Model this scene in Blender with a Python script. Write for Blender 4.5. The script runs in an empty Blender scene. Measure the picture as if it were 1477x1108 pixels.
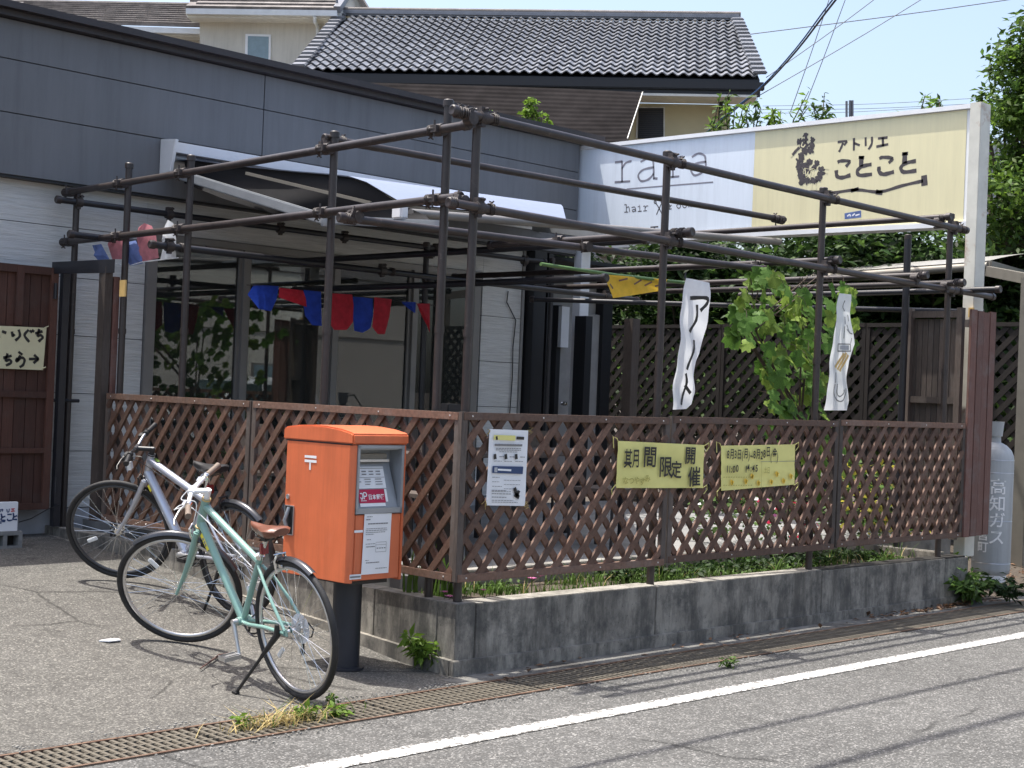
import bpy, math, random
import numpy as np
from mathutils import Vector, Matrix, noise
random.seed(7); np.random.seed(7)
R = math.radians
scn = bpy.context.scene
col = scn.collection

# ------------------------------------------------------------------ camera
FPX, CX, CY, HC = 2102.55, 738.5, 554.0, 1.55      # focal length etc. in photo pixels (1477 x 1108)
YAW, PITCH, ROLL = R(45.303), R(0.4167), R(2.3164)
_f = Vector((math.cos(PITCH)*math.cos(YAW), math.cos(PITCH)*math.sin(YAW), math.sin(PITCH)))
_r0 = _f.cross(Vector((0, 0, 1))).normalized(); _u0 = _r0.cross(_f)
_r = math.cos(ROLL)*_r0 + math.sin(ROLL)*_u0
_u = -math.sin(ROLL)*_r0 + math.cos(ROLL)*_u0
CAM = Vector((0, 0, HC))
cam = bpy.data.cameras.new('camera'); camo = bpy.data.objects.new('camera', cam); col.objects.link(camo)
m3 = Matrix((_r, _u, -_f)).transposed()
camo.matrix_world = Matrix.Translation(CAM) @ m3.to_4x4()
cam.sensor_width = 36; cam.lens = FPX/1477*36; cam.clip_start = .1; cam.clip_end = 3000
scn.camera = camo

# ------------------------------------------------------------------ light
SUN = Vector((-.15, .275, 1)).normalized()
el = math.asin(SUN.z)
w = bpy.data.worlds.new('World'); scn.world = w; w.use_nodes = True
nt = w.node_tree; nt.nodes.clear()
sky = nt.nodes.new('ShaderNodeTexSky'); sky.sky_type = 'NISHITA'; sky.sun_disc = False
sky.sun_elevation = el; sky.sun_rotation = math.atan2(SUN.x, SUN.y)
sky.air_density = 1.0; sky.dust_density = 4.5; sky.ozone_density = .6; sky.altitude = 20
bg = nt.nodes.new('ShaderNodeBackground'); bg.inputs[1].default_value = .15
wo = nt.nodes.new('ShaderNodeOutputWorld')
nt.links.new(sky.outputs[0], bg.inputs[0]); nt.links.new(bg.outputs[0], wo.inputs[0])
sl = bpy.data.lights.new('sun', 'SUN'); sl.energy = 3.45; sl.angle = R(.53); sl.color = (1, .955, .89)
so = bpy.data.objects.new('sun', sl); col.objects.link(so)
so.rotation_euler = (-SUN).to_track_quat('-Z', 'Y').to_euler(); so.location = (0, 0, 30)
vs = scn.view_settings; vs.view_transform = 'Standard'; vs.look = 'None'; vs.gamma = 1; vs.use_curve_mapping = False
vs.exposure = 1.03

# ------------------------------------------------------------------ pixel -> place on a known plane
def ray(px, py):
    px, py = float(px), float(py)
    return ((px-CX)*_r - (py-CY)*_u + FPX*_f).normalized()
def onx(px, py, x): d = ray(px, py); return CAM + d*(x/d.x)
def ony(px, py, y): d = ray(px, py); return CAM + d*(y/d.y)
def onz(px, py, z): d = ray(px, py); return CAM + d*((z-HC)/d.z)
def onp(px, py, o, n): d = ray(px, py); return CAM + d*((o-CAM).dot(n)/d.dot(n))

# ------------------------------------------------------------------ materials
def srgb(r, g, b):
    return tuple(((c/255)/12.92 if c/255 <= .04045 else ((c/255+.055)/1.055)**2.4) for c in (r, g, b))
class NT:
    def __init__(s, name):
        s.m = bpy.data.materials.new(name); s.m.use_nodes = True; s.t = s.m.node_tree
        s.b = s.t.nodes['Principled BSDF']; s.out = s.t.nodes['Material Output']
    def n(s, typ, **k):
        x = s.t.nodes.new(typ)
        for a, v in k.items(): setattr(x, a, v)
        return x
    def l(s, a, b): s.t.links.new(a, b)
    def coord(s, scale=(1, 1, 1), kind='Object'):
        c = s.n('ShaderNodeTexCoord'); mp = s.n('ShaderNodeMapping'); mp.inputs['Scale'].default_value = scale
        s.l(c.outputs[kind], mp.inputs[0]); return mp.outputs[0]
    def noise(s, vec, scale, detail=4, rough=.6):
        x = s.n('ShaderNodeTexNoise'); x.inputs['Scale'].default_value = scale
        x.inputs['Detail'].default_value = detail; x.inputs['Roughness'].default_value = rough
        s.l(vec, x.inputs['Vector']); return x.outputs['Fac']
    def ramp(s, fac, stops):
        x = s.n('ShaderNodeValToRGB'); cr = x.color_ramp
        while len(cr.elements) < len(stops): cr.elements.new(.5)
        for e, (p, c) in zip(cr.elements, stops):
            e.position = p; e.color = (*c, 1) if not isinstance(c, (int, float)) else (c, c, c, 1)
        s.l(fac, x.inputs[0]); return x.outputs[0]
    def mix(s, fac, a, b, mode='MIX'):
        x = s.n('ShaderNodeMix', data_type='RGBA', blend_type=mode)
        for sock, v in ((x.inputs[0], fac), (x.inputs[6], a), (x.inputs[7], b)):
            if isinstance(v, (int, float)): sock.default_value = v if sock.type == 'VALUE' else (v, v, v, 1)
            elif isinstance(v, tuple): sock.default_value = (*v[:3], 1)
            else: s.l(v, sock)
        return x.outputs[2]
    def bump(s, h, strength=.3, dist=.01):
        x = s.n('ShaderNodeBump'); x.inputs['Strength'].default_value = strength; x.inputs['Distance'].default_value = dist
        s.l(h, x.inputs['Height']); s.l(x.outputs[0], s.b.inputs['Normal'])
    def color(s, c):
        if isinstance(c, tuple): s.b.inputs['Base Color'].default_value = (*c[:3], 1)
        else: s.l(c, s.b.inputs['Base Color'])
    def rough(s, v):
        if isinstance(v, (int, float)): s.b.inputs['Roughness'].default_value = v
        else: s.l(v, s.b.inputs['Roughness'])
def simple(name, c, rough=.6, metal=0, var=.15, scale=6, bump=0, bscale=60, stretch=(1, 1, 1), coat=0, spec=None, dirt=None, island=0, runs=0):
    k = NT(name); v = k.coord(stretch)
    f = k.noise(v, scale)
    lo = tuple(x*(1-var) for x in c); hi = tuple(min(1, x*(1+var)) for x in c)
    cc = k.ramp(f, [(.3, lo), (.7, hi)])
    if dirt:
        f2 = k.noise(v, dirt[0], 6, .7); fr = k.ramp(f2, [(dirt[1], 0.), (min(1, dirt[1]+.2), 1.)])
        cc = k.mix(fr, cc, dirt[2])
    if island:
        g = k.n('ShaderNodeObjectInfo'); rr = k.ramp(g.outputs['Random'], [(0, 1-island), (1, 1+island)])
        cc = k.mix(1., cc, rr, 'MULTIPLY')
    if runs:
        rv = k.coord((3.2, 3.2, .22)); rn = k.ramp(k.noise(rv, 3.2, 7, .75), [(.35, 1-runs), (.5, 1.), (.68, 1+runs*.7)])
        cc = k.mix(1., cc, rn, 'MULTIPLY')
    k.color(cc); k.rough(rough); k.b.inputs['Metallic'].default_value = metal
    if coat: k.b.inputs['Coat Weight'].default_value = coat; k.b.inputs['Coat Roughness'].default_value = .08
    if spec is not None: k.b.inputs['Specular IOR Level'].default_value = spec
    if bump: k.bump(k.noise(v, bscale, 5), bump, .004)
    return k.m
M = {}
def asphalt(name, base, spk):
    k = NT(name); v = k.coord()
    big = k.noise(v, .7, 5, .6); mid = k.noise(v, 9, 5, .7)
    c = k.ramp(big, [(.3, tuple(x*.68 for x in base)), (.7, tuple(x*1.2 for x in base))])
    vo = k.n('ShaderNodeTexVoronoi'); vo.inputs['Scale'].default_value = 125; k.l(v, vo.inputs['Vector'])
    sep = k.n('ShaderNodeSeparateColor'); k.l(vo.outputs['Color'], sep.inputs[0])
    st = k.ramp(sep.outputs[0], [(0, tuple(x*.42 for x in base)), (.45, tuple(x*.95 for x in base)), (.8, tuple(x*1.35 for x in base)), (.985, spk)])
    c = k.mix(.55, c, st)
    pale = k.ramp(k.noise(v, 1.9, 8, .75), [(.62, 0.), (.72, 1.)])
    c = k.mix(k.mix(.5, 0., pale), c, tuple(x*1.7 for x in base))
    cr = k.ramp(mid, [(.35, .82), (.6, 1.05)])
    c = k.mix(1., c, cr, 'MULTIPLY')
    wv = k.n('ShaderNodeMix', data_type='VECTOR'); wv.inputs[0].default_value = .12; k.l(v, wv.inputs[4]); wn = k.n('ShaderNodeTexNoise'); wn.inputs['Scale'].default_value = 2.2; wn.inputs['Detail'].default_value = 6; k.l(v, wn.inputs['Vector']); k.l(wn.outputs['Color'], wv.inputs[5])
    ve = k.n('ShaderNodeTexVoronoi', feature='DISTANCE_TO_EDGE'); ve.inputs['Scale'].default_value = .55; k.l(wv.outputs[1], ve.inputs['Vector'])
    crk = k.ramp(ve.outputs['Distance'], [(.0, .45), (.0035, .62), (.006, 1.)]); gate = k.ramp(k.noise(v, .9, 3), [(.47, 0.), (.55, 1.)])
    c = k.mix(gate, c, k.mix(1., c, crk, 'MULTIPLY'))
    oil = k.ramp(k.noise(v, 2.6, 4, .5), [(.64, 1.), (.74, .62)]); c = k.mix(1., c, oil, 'MULTIPLY')
    k.color(c); k.rough(.93); k.b.inputs['Specular IOR Level'].default_value = .25
    vh = k.mix(.5, vo.outputs['Distance'], k.noise(v, 200, 3))
    k.bump(vh, .7, .004); return k.m
M['asphalt'] = asphalt('asphalt', (.107, .106, .101), (.40, .39, .37))
M['lot'] = asphalt('asphalt_lot', (.110, .106, .097), (.34, .33, .29))
def concrete_wall(name='stained_concrete', pale=1.):
    k = NT(name); v = k.coord()
    base = k.ramp(k.noise(v, 3, 6, .7), [(.3, (.23, .212, .180)), (.7, (.37, .345, .295))])
    vs_ = k.coord((4.5, 4.5, 1.1)); streak = k.ramp(k.noise(vs_, 1.7, 8, .75), [(.40, 1.), (.58, 0.)])
    c = k.mix(k.mix(.72, 0., streak), base, (.048, .045, .041))
    mold = k.ramp(k.noise(v, 5.5, 8, .75), [(.45, 0.), (.62, 1.)])
    c = k.mix(k.mix(.7, 0., mold), c, (.055, .055, .052))
    # upward faces take a paler, unstreaked tone
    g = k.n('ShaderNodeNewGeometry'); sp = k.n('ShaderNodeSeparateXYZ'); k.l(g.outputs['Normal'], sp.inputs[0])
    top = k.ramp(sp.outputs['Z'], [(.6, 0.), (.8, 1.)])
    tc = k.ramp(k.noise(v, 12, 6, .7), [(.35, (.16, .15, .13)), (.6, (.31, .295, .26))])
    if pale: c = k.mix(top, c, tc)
    # bug holes
    vo = k.n('ShaderNodeTexVoronoi'); vo.inputs['Scale'].default_value = 26; k.l(v, vo.inputs['Vector'])
    hole = k.ramp(vo.outputs['Distance'], [(.07, 1.), (.12, 0.)])
    c = k.mix(k.mix(.6, 0., hole), c, (.02, .02, .02))
    k.color(c); k.rough(.9); k.bump(k.mix(.5, k.noise(v, 40, 6), k.noise(v, 7, 5)), .45, .006); return k.m
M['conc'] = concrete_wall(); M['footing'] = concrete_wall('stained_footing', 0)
M['curb'] = simple('pale_concrete', (.27, .26, .235), .9, var=.25, scale=5, bump=.4, bscale=50, dirt=(3.2, .5, (.12, .115, .1)))
M['gutterc'] = simple('gutter_concrete', (.17, .165, .15), .9, var=.35, scale=4, bump=.5, bscale=50, dirt=(3, .42, (.06, .056, .05)))
M['terrace'] = simple('terrace_concrete', (.22, .22, .215), .85, var=.2, scale=3, bump=.2, bscale=60)
M['paint'] = None
def line_paint():
    k = NT('road_paint'); v = k.coord()
    sp = k.n('ShaderNodeSeparateXYZ'); k.l(v, sp.inputs[0])
    d1 = k.n('ShaderNodeMath', operation='SUBTRACT'); k.l(sp.outputs['Y'], d1.inputs[0]); d1.inputs[1].default_value = 4.745
    d2 = k.n('ShaderNodeMath', operation='ABSOLUTE'); k.l(d1.outputs[0], d2.inputs[0])
    d3 = k.n('ShaderNodeMath', operation='MULTIPLY_ADD'); k.l(d2.outputs[0], d3.inputs[0]); d3.inputs[1].default_value = -6.2; d4 = k.n('ShaderNodeMath', operation='MULTIPLY_ADD'); k.l(k.noise(v, 30, 8, .8), d4.inputs[0]); d4.inputs[1].default_value = 3.2; d4.inputs[2].default_value = -1.27; k.l(d4.outputs[0], d3.inputs[2])
    wear = k.ramp(d3.outputs[0], [(.0, 0.), (.10, 1.)])
    c = k.mix(wear, (.115, .11, .10), k.ramp(k.noise(v, 4, 5), [(.3, (.52, .52, .50)), (.7, (.70, .70, .68))]))
    k.color(c); k.rough(.8); k.bump(k.noise(v, 120, 3), .5, .003); return k.m
M['paint'] = line_paint()
M['soil'] = simple('soil', (.07, .055, .04), .95, var=.4, scale=20, bump=.8, bscale=70)
def wood(name, c, stretch, weather=.4, island=.34):
    k = NT(name); v = k.coord(stretch)
    g = k.ramp(k.noise(v, 14, 7, .7), [(.25, tuple(x*.55 for x in c)), (.75, tuple(x*1.45 for x in c))])
    wv = k.ramp(k.noise(k.coord(), 5, 6, .7), [(.5, 0.), (.75, 1.)])
    grey = tuple((sum(c)/3*1.7+.03)*x for x in (1, .93, .86))
    g = k.mix(k.mix(weather, 0., wv), g, grey)
    o = k.n('ShaderNodeObjectInfo'); rr = k.ramp(o.outputs['Random'], [(0, 1-island), (1, 1+island)])
    g = k.mix(1., g, rr, 'MULTIPLY')
    k.color(g); k.rough(.72); k.bump(k.noise(v, 30, 6), .5, .003); return k.m
M['lattice'] = wood('brown_lattice_wood', (.115, .062, .041), (3, 3, 3), .3)
M['lattice_dark'] = wood('dark_lattice_wood', (.013, .009, .007), (3, 3, 3), .15)
M['board'] = wood('reddish_board', (.125, .060, .047), (12, 12, .7), .6)
M['gateboard'] = wood('gate_board', (.075, .030, .019), (14, 14, .6), .28, .3)
M['railwood'] = wood('weathered_rail_wood', (.13, .075, .052), (3, 3, 3), .5)
M['greywood'] = wood('grey_post_wood', (.085, .066, .055), (9, 9, .7), .5)
M['pipe'] = simple('brown_painted_pipe', (.036, .028, .026), .38, var=.2, scale=9, bump=.08, bscale=50, dirt=(22, .60, (.115, .095, .085)), spec=.5, runs=.25)
M['clamp'] = simple('brown_clamp', (.040, .032, .030), .6, var=.4, scale=40, bump=.6, bscale=90)
M['black'] = simple('black_plastic', (.015, .015, .016), .45, var=.2)
M['rubber'] = simple('rubber', (.018, .018, .019), .7, var=.3, scale=20, bump=.3, bscale=200)
M['darkmetal'] = simple('dark_metal', (.018, .018, .022), .4, var=.2)
M['steel'] = simple('steel', (.55, .55, .55), .28, 1, var=.15, scale=20)
M['chrome'] = simple('polished_alloy', (.75, .75, .74), .16, 1, var=.08)
M['alloy'] = simple('matt_alloy', (.6, .6, .6), .33, .85, var=.1)
M['rust'] = simple('rusty_grate', (.15, .095, .065), .75, .3, var=.35, scale=9, bump=.6, bscale=60, dirt=(6, .5, (.10, .045, .025)))
M['grate'] = simple('grate_steel', (.125, .110, .085), .65, .2, var=.3, scale=10, bump=.4, bscale=50)
M['void'] = simple('channel_dirt', (.02, .018, .015), .95)
M['fascia'] = simple('slate_grey_panel', (.135, .140, .150), .5, var=.07, scale=.9, runs=.13, bump=.05, bscale=80)
M['coping'] = simple('dark_brown_coping', (.030, .024, .025), .45, var=.15)
def siding():
    k = NT('white_siding'); v = k.coord((.8, .8, 16))
    n1 = k.noise(v, 5, 5, .65)
    c = k.ramp(n1, [(.3, (.50, .50, .485)), (.7, (.68, .68, .66))])
    k.color(c); k.rough(.75); k.bump(n1, .8, .012); return k.m
M['siding'] = siding()
M['found'] = simple('painted_foundation', (.36, .37, .385), .8, var=.12, bump=.2)
M['alu'] = simple('bronze_aluminium', (.21, .20, .19), .45, .2, var=.06)
M['white'] = simple('white_enamel', (.78, .79, .80), .35, var=.05, coat=.2)
M['offwhite'] = simple('aged_white', (.66, .65, .60), .5, var=.1, dirt=(4, .62, (.42, .36, .26)))
M['rustywhite'] = simple('white_paint_with_rust', (.62, .61, .54), .5, var=.1, dirt=(5, .58, (.30, .13, .05)))
M['entry'] = simple('charcoal_render', (.30, .295, .285), .7, var=.12, bump=.3)
M['entrydark'] = simple('near_black_trim', (.014, .015, .018), .5, var=.1)
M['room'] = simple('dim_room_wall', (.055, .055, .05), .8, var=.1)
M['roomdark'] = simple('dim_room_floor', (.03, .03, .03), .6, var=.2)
def glass():
    k = NT('window_glass'); k.t.nodes.remove(k.b)
    tr = k.n('ShaderNodeBsdfTransparent'); tr.inputs[0].default_value = (.50, .54, .52, 1)
    gl = k.n('ShaderNodeBsdfGlossy'); gl.inputs['Roughness'].default_value = .0; gl.inputs[0].default_value = (.9, .92, .95, 1)
    fr = k.n('ShaderNodeFresnel'); fr.inputs[0].default_value = 1.68
    mx = k.n('ShaderNodeMixShader'); k.l(fr.outputs[0], mx.inputs[0]); k.l(tr.outputs[0], mx.inputs[1]); k.l(gl.outputs[0], mx.inputs[2])
    df = k.n('ShaderNodeBsdfDiffuse'); df.inputs[0].default_value = (.32, .33, .30, 1); m2 = k.n('ShaderNodeMixShader'); m2.inputs[0].default_value = .055; k.l(mx.outputs[0], m2.inputs[1]); k.l(df.outputs[0], m2.inputs[2])
    k.l(m2.outputs[0], k.out.inputs[0]); return k.m
M['glass'] = glass()
M['orange'] = simple('post_box_orange', (.64, .150, .055), .48, runs=.14, var=.10, scale=2.5, coat=.25, dirt=(2.2, .72, (.60, .16, .07)), bump=.03, bscale=20)
M['greymetal'] = simple('grey_slot_metal', (.33, .35, .37), .4, .4, var=.08)
M['postblack'] = simple('black_pedestal', (.020, .023, .032), .45, var=.15)
M['paper'] = simple('white_paper', (.78, .79, .80), .7, var=.04)
M['yellow'] = simple('yellow_paper', (.74, .69, .24), .7, var=.08, scale=4, bump=.15, bscale=8)
M['cream'] = simple('cream_paper', (.62, .57, .36), .7, var=.06)
M['ink'] = simple('black_ink', (.022, .020, .018), .6, var=.2)
M['inkgrey'] = simple('grey_ink', (.20, .20, .20), .7)
M['inkfaint'] = simple('faint_ink', (.45, .40, .10), .7)
M['inkblue'] = simple('navy_ink', (.03, .06, .15), .6)
M['inkred'] = simple('red_ink', (.62, .03, .06), .6)
M['crimson'] = simple('crimson_ink', (.42, .01, .055), .5)
M['inkamber'] = simple('amber_ink', (.85, .55, .05), .6)
M['signwhite'] = simple('sign_pale_blue', (.72, .79, .87), .3, runs=.07, var=.03, scale=1)
M['signyellow'] = simple('sign_pale_yellow', (.74, .68, .43), .3, runs=.07, var=.03, scale=1)
M['signink'] = simple('sign_brown_print', (.060, .050, .052), .5, var=.3, scale=30)
M['signgrey'] = simple('sign_grey_print', (.20, .20, .24), .5)
def cloth(name, c, trans=.35, island=0, var=.2):
    k = NT(name); v = k.coord()
    cc = k.ramp(k.noise(v, 18, 5), [(.3, tuple(x*(1-var) for x in c)), (.7, tuple(min(1, x*(1+var)) for x in c))])
    if island:
        g = k.n('ShaderNodeNewGeometry'); rr = k.ramp(g.outputs['Random Per Island'], [(0, 1-island), (1, 1+island)])
        cc = k.mix(1., cc, rr, 'MULTIPLY')
    k.color(cc); k.rough(.6); k.b.inputs['Specular IOR Level'].default_value = .3
    t = k.n('ShaderNodeBsdfTranslucent'); k.l(cc, t.inputs[0])
    mx = k.n('ShaderNodeMixShader'); mx.inputs[0].default_value = trans
    k.l(k.b.outputs[0], mx.inputs[1]); k.l(t.outputs[0], mx.inputs[2]); k.l(mx.outputs[0], k.out.inputs[0])
    return k.m
M['red'] = cloth('red_paper', (.55, .025, .045), .35)
M['blue'] = cloth('blue_paper', (.02, .06, .42), .35)
M['pinkfilm'] = cloth('pink_film', (.62, .24, .27), .45)
M['bluefilm'] = cloth('blue_film', (.18, .26, .56), .45)
M['whitefilm'] = cloth('white_film', (.80, .82, .85), .45)
M['banner'] = cloth('white_banner_cloth', (.84, .86, .88), .5, var=.05)
M['yellowcloth'] = cloth('yellow_cloth', (.80, .52, .06), .35, var=.1)
M['awning'] = cloth('pale_awning_fabric', (.21, .25, .35), .1, var=.04)
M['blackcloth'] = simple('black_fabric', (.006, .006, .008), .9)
M['shade'] = simple('brown_shade_net', (.022, .0195, .0195), .95, var=.25, scale=3, spec=.05)
M['leaf'] = cloth('green_leaf', (.065, .120, .024), .35, .55, .35)
M['leafdark'] = cloth('dark_leaf', (.024, .052, .013), .3, .65, .3)
M['leafbright'] = cloth('bright_leaf', (.13, .22, .030), .45, .5, .3)
M['vineleaf'] = cloth('grape_leaf', (.080, .165, .028), .45, .35, .4)
M['vineleaf2'] = cloth('pale_grape_leaf', (.19, .28, .05), .45, .3, .3)
M['dry'] = cloth('dry_grass', (.42, .33, .14), .3, .4, .3)
M['grass'] = cloth('green_grass', (.095, .165, .035), .4, .5, .3)
M['litter'] = cloth('dry_leaf', (.17, .10, .06), .2, .6, .3)
M['pink'] = cloth('pink_petal', (.60, .20, .42), .3, .3)
M['redpetal'] = cloth('red_petal', (.65, .03, .10), .3, .3)
M['whitepetal'] = cloth('white_petal', (.80, .80, .78), .3, .2)
M['yellowleaf'] = cloth('yellowing_leaf', (.42, .38, .06), .4, .3)
M['bark'] = simple('bark', (.07, .05, .035), .9, var=.4, scale=20, bump=.8, bscale=40)
M['bamboo'] = simple('green_bamboo_pole', (.10, .19, .06), .5, var=.25, scale=4)
M['cylinder'] = simple('grey_gas_cylinder', (.36, .385, .40), .5, runs=.18, var=.08, scale=4, dirt=(7, .68, (.28, .25, .2)))
M['kawara'] = simple('glazed_grey_tile', (.150, .158, .175), .40, var=.15, scale=5, spec=.6, island=.3)
M['slate'] = simple('weathered_slate', (.17, .155, .145), .85, var=.35, scale=3, island=.15, bump=.4)
M['beige'] = simple('pale_render', (.56, .54, .48), .85, runs=.10, var=.05, scale=2, bump=.1)
M['yellowwall'] = simple('yellowish_render', (.55, .49, .31), .85, var=.06, scale=2)
M['gutter'] = simple('white_gutter', (.62, .65, .66), .5, var=.06)
M['blueglass'] = simple('far_window_glass', (.20, .28, .32), .12, var=.1)
M['carport'] = simple('carport_panel', (.26, .255, .235), .5, var=.15)
M['carportframe'] = simple('bronze_frame', (.21, .195, .165), .45, .3, var=.1)
M['cable'] = simple('black_cable', (.012, .014, .022), .5)
M['bluecable'] = simple('blue_cable', (.02, .09, .26), .45)
M['greycable'] = simple('thin_grey_cable', (.14, .15, .17), .5)
M['mint'] = simple('mint_paint', (.21, .37, .325), .3, var=.06, coat=.6)
M['silver'] = simple('silver_paint', (.50, .52, .58), .28, .55, var=.05, coat=.5)
M['leather'] = simple('brown_saddle_leather', (.16, .060, .035), .38, var=.2, scale=10, bump=.15)
M['grip'] = simple('brown_grip', (.17, .13, .10), .7, var=.15)
M['mudguard'] = simple('dark_mudguard', (.07, .073, .08), .22, .5, var=.1)
M['reflector'] = simple('white_reflector', (.75, .78, .80), .2)
M['amber'] = simple('amber_reflector', (.75, .25, .02), .25)
M['redlens'] = simple('red_lens', (.20, .008, .012), .2, coat=.8)
M['yellowtag'] = simple('yellow_sticker', (.80, .72, .06), .5)
M['brass'] = simple('tan_tag', (.62, .42, .16), .5)
M['block'] = simple('cinder_block', (.22, .22, .21), .95, var=.25, scale=12, bump=.8, bscale=60)
M['carpaint'] = simple('white_car_paint', (.75, .76, .77), .25, coat=1)
M['carglass'] = simple('car_glass', (.05, .08, .08), .05)

# ------------------------------------------------------------------ mesh helpers
def vec(*a): return Vector(a)
class MB:
    def __init__(s): s.v = []; s.f = []
    def add(s, vs_, fs):
        o = len(s.v); s.v += [tuple(x) for x in vs_]; s.f += [tuple(i+o for i in f) for f in fs]; return s
    def hexa(s, a):   # 8 points: bottom ring 0-3, top ring 4-7
        return s.add(a, [(0, 3, 2, 1), (4, 5, 6, 7), (0, 1, 5, 4), (1, 2, 6, 5), (2, 3, 7, 6), (3, 0, 4, 7)])
    def box(s, lo, hi):
        x0, y0, z0 = lo; x1, y1, z1 = hi
        return s.hexa([(x0, y0, z0), (x1, y0, z0), (x1, y1, z0), (x0, y1, z0), (x0, y0, z1), (x1, y0, z1), (x1, y1, z1), (x0, y1, z1)])
    def obox(s, c, ex, ey, ez):   # centre + half-axis vectors
        c, ex, ey, ez = Vector(c), Vector(ex), Vector(ey), Vector(ez)
        return s.hexa([c-ex-ey-ez, c+ex-ey-ez, c+ex+ey-ez, c-ex+ey-ez, c-ex-ey+ez, c+ex-ey+ez, c+ex+ey+ez, c-ex+ey+ez])
    def bar(s, p, q, w_, h_, up=(0, 0, 1)):
        p, q, up = Vector(p), Vector(q), Vector(up); d = (q-p); L = d.length; d.normalize()
        sd = d.cross(up)
        if sd.length < 1e-4: sd = d.cross(Vector((1, 0, 0)))
        sd.normalize(); u2 = sd.cross(d)
        return s.obox((p+q)/2, d*L/2, sd*w_/2, u2*h_/2)
    def tube(s, pts, r, n=10, cap=True, rs=None):
        pts = [Vector(p) for p in pts]; k = len(pts); o = len(s.v); prev = None
        for i, p in enumerate(pts):
            d = (pts[min(i+1, k-1)]-pts[max(i-1, 0)])
            if d.length < 1e-7: d = Vector((0, 0, 1))
            d.normalize()
            if prev is None:
                a = d.cross(Vector((0, 0, 1)))
                if a.length < .05: a = d.cross(Vector((0, 1, 0)))
            else: a = prev - d*prev.dot(d)
            a.normalize(); prev = a; b = d.cross(a); rr = rs[i] if rs else r
            for j in range(n):
                t = 2*math.pi*j/n; s.v.append(tuple(p+rr*(math.cos(t)*a+math.sin(t)*b)))
        for i in range(k-1):
            for j in range(n):
                j2 = (j+1) % n; s.f.append((o+i*n+j, o+i*n+j2, o+(i+1)*n+j2, o+(i+1)*n+j))
        if cap:
            s.f.append(tuple(o+j for j in range(n))[::-1]); s.f.append(tuple(o+(k-1)*n+j for j in range(n)))
        return s
    def lathe(s, prof, c=(0, 0, 0), ax=(0, 0, 1), n=24):
        ax = Vector(ax).normalized(); a = ax.cross(Vector((0, 1, 0)))
        if a.length < .05: a = ax.cross(Vector((1, 0, 0)))
        a.normalize(); b = ax.cross(a); c = Vector(c); o = len(s.v); k = len(prof)
        for r_, h_ in prof:
            for j in range(n):
                t = 2*math.pi*j/n; s.v.append(tuple(c+ax*h_+r_*(math.cos(t)*a+math.sin(t)*b)))
        for i in range(k-1):
            for j in range(n):
                j2 = (j+1) % n; s.f.append((o+i*n+j, o+i*n+j2, o+(i+1)*n+j2, o+(i+1)*n+j))
        if prof[0][0] > 1e-4: s.f.append(tuple(o+j for j in range(n))[::-1])
        if prof[-1][0] > 1e-4: s.f.append(tuple(o+(k-1)*n+j for j in range(n)))
        return s
    def prism(s, poly, ext):   # polygon of 3D points extruded by vector
        n = len(poly); e = Vector(ext); o = len(s.v)
        s.v += [tuple(Vector(p)) for p in poly] + [tuple(Vector(p)+e) for p in poly]
        s.f.append(tuple(o+i for i in range(n))[::-1]); s.f.append(tuple(o+n+i for i in range(n)))
        for i in range(n): j = (i+1) % n; s.f.append((o+i, o+j, o+n+j, o+n+i))
        return s
    def quad(s, a, b, c, d): return s.add([a, b, c, d], [(0, 1, 2, 3)])
    def mesh(s, name, mat, smooth=False, bevel=0):
        me = bpy.data.meshes.new(name); me.from_pydata(s.v, [], s.f); me.update()
        if bevel:
            import bmesh
            bm = bmesh.new(); bm.from_mesh(me)
            bmesh.ops.remove_doubles(bm, verts=bm.verts, dist=1e-5)
            bmesh.ops.bevel(bm, geom=[e for e in bm.edges if e.calc_face_angle(0) > .5], offset=bevel, segments=2, affect='EDGES')
            bm.to_mesh(me); bm.free()
        me.materials.append(mat if not isinstance(mat, str) else M[mat])
        if smooth:
            me.polygons.foreach_set('use_smooth', [True]*len(me.polygons))
            try: me.set_sharp_from_angle(angle=R(38))
            except Exception: pass
        return me
    def build(s, name, mat, parent=None, smooth=False, bevel=0, **tags):
        o = bpy.data.objects.new(name, s.mesh(name, mat, smooth, bevel)); col.objects.link(o)
        if parent is not None: setpar(o, parent)
        for k, v in tags.items(): o[k] = v
        return o
def worldm(o):
    m = o.matrix_parent_inverse @ o.matrix_basis if o.parent else o.matrix_basis.copy()
    return worldm(o.parent) @ m if o.parent else m
def setpar(o, p):
    o.parent = p; o.matrix_parent_inverse = worldm(p).inverted()
def inst(me, name, mw, parent=None, **tags):
    o = bpy.data.objects.new(name, me); col.objects.link(o); o.matrix_basis = mw
    if parent is not None: setpar(o, parent)
    for k, v in tags.items(): o[k] = v
    return o
def empty(name, loc, label, cat, group=None, mw=None):
    o = bpy.data.objects.new(name, None); col.objects.link(o); o.empty_display_size = .2
    if mw is not None: o.matrix_basis = mw
    else: o.location = loc
    o['label'] = label; o['category'] = cat
    if group: o['group'] = group
    return o
def tag(o, label, cat, group=None):
    o['label'] = label; o['category'] = cat
    if group: o['group'] = group
    return o
def copy_tree(o, parent=None):
    c = o.copy(); col.objects.link(c)
    if parent is not None:
        c.parent = parent; c.matrix_parent_inverse = o.matrix_parent_inverse.copy()
    for ch in o.children: copy_tree(ch, c)
    return c
def struct(o): o['kind'] = 'structure'; return o

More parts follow.
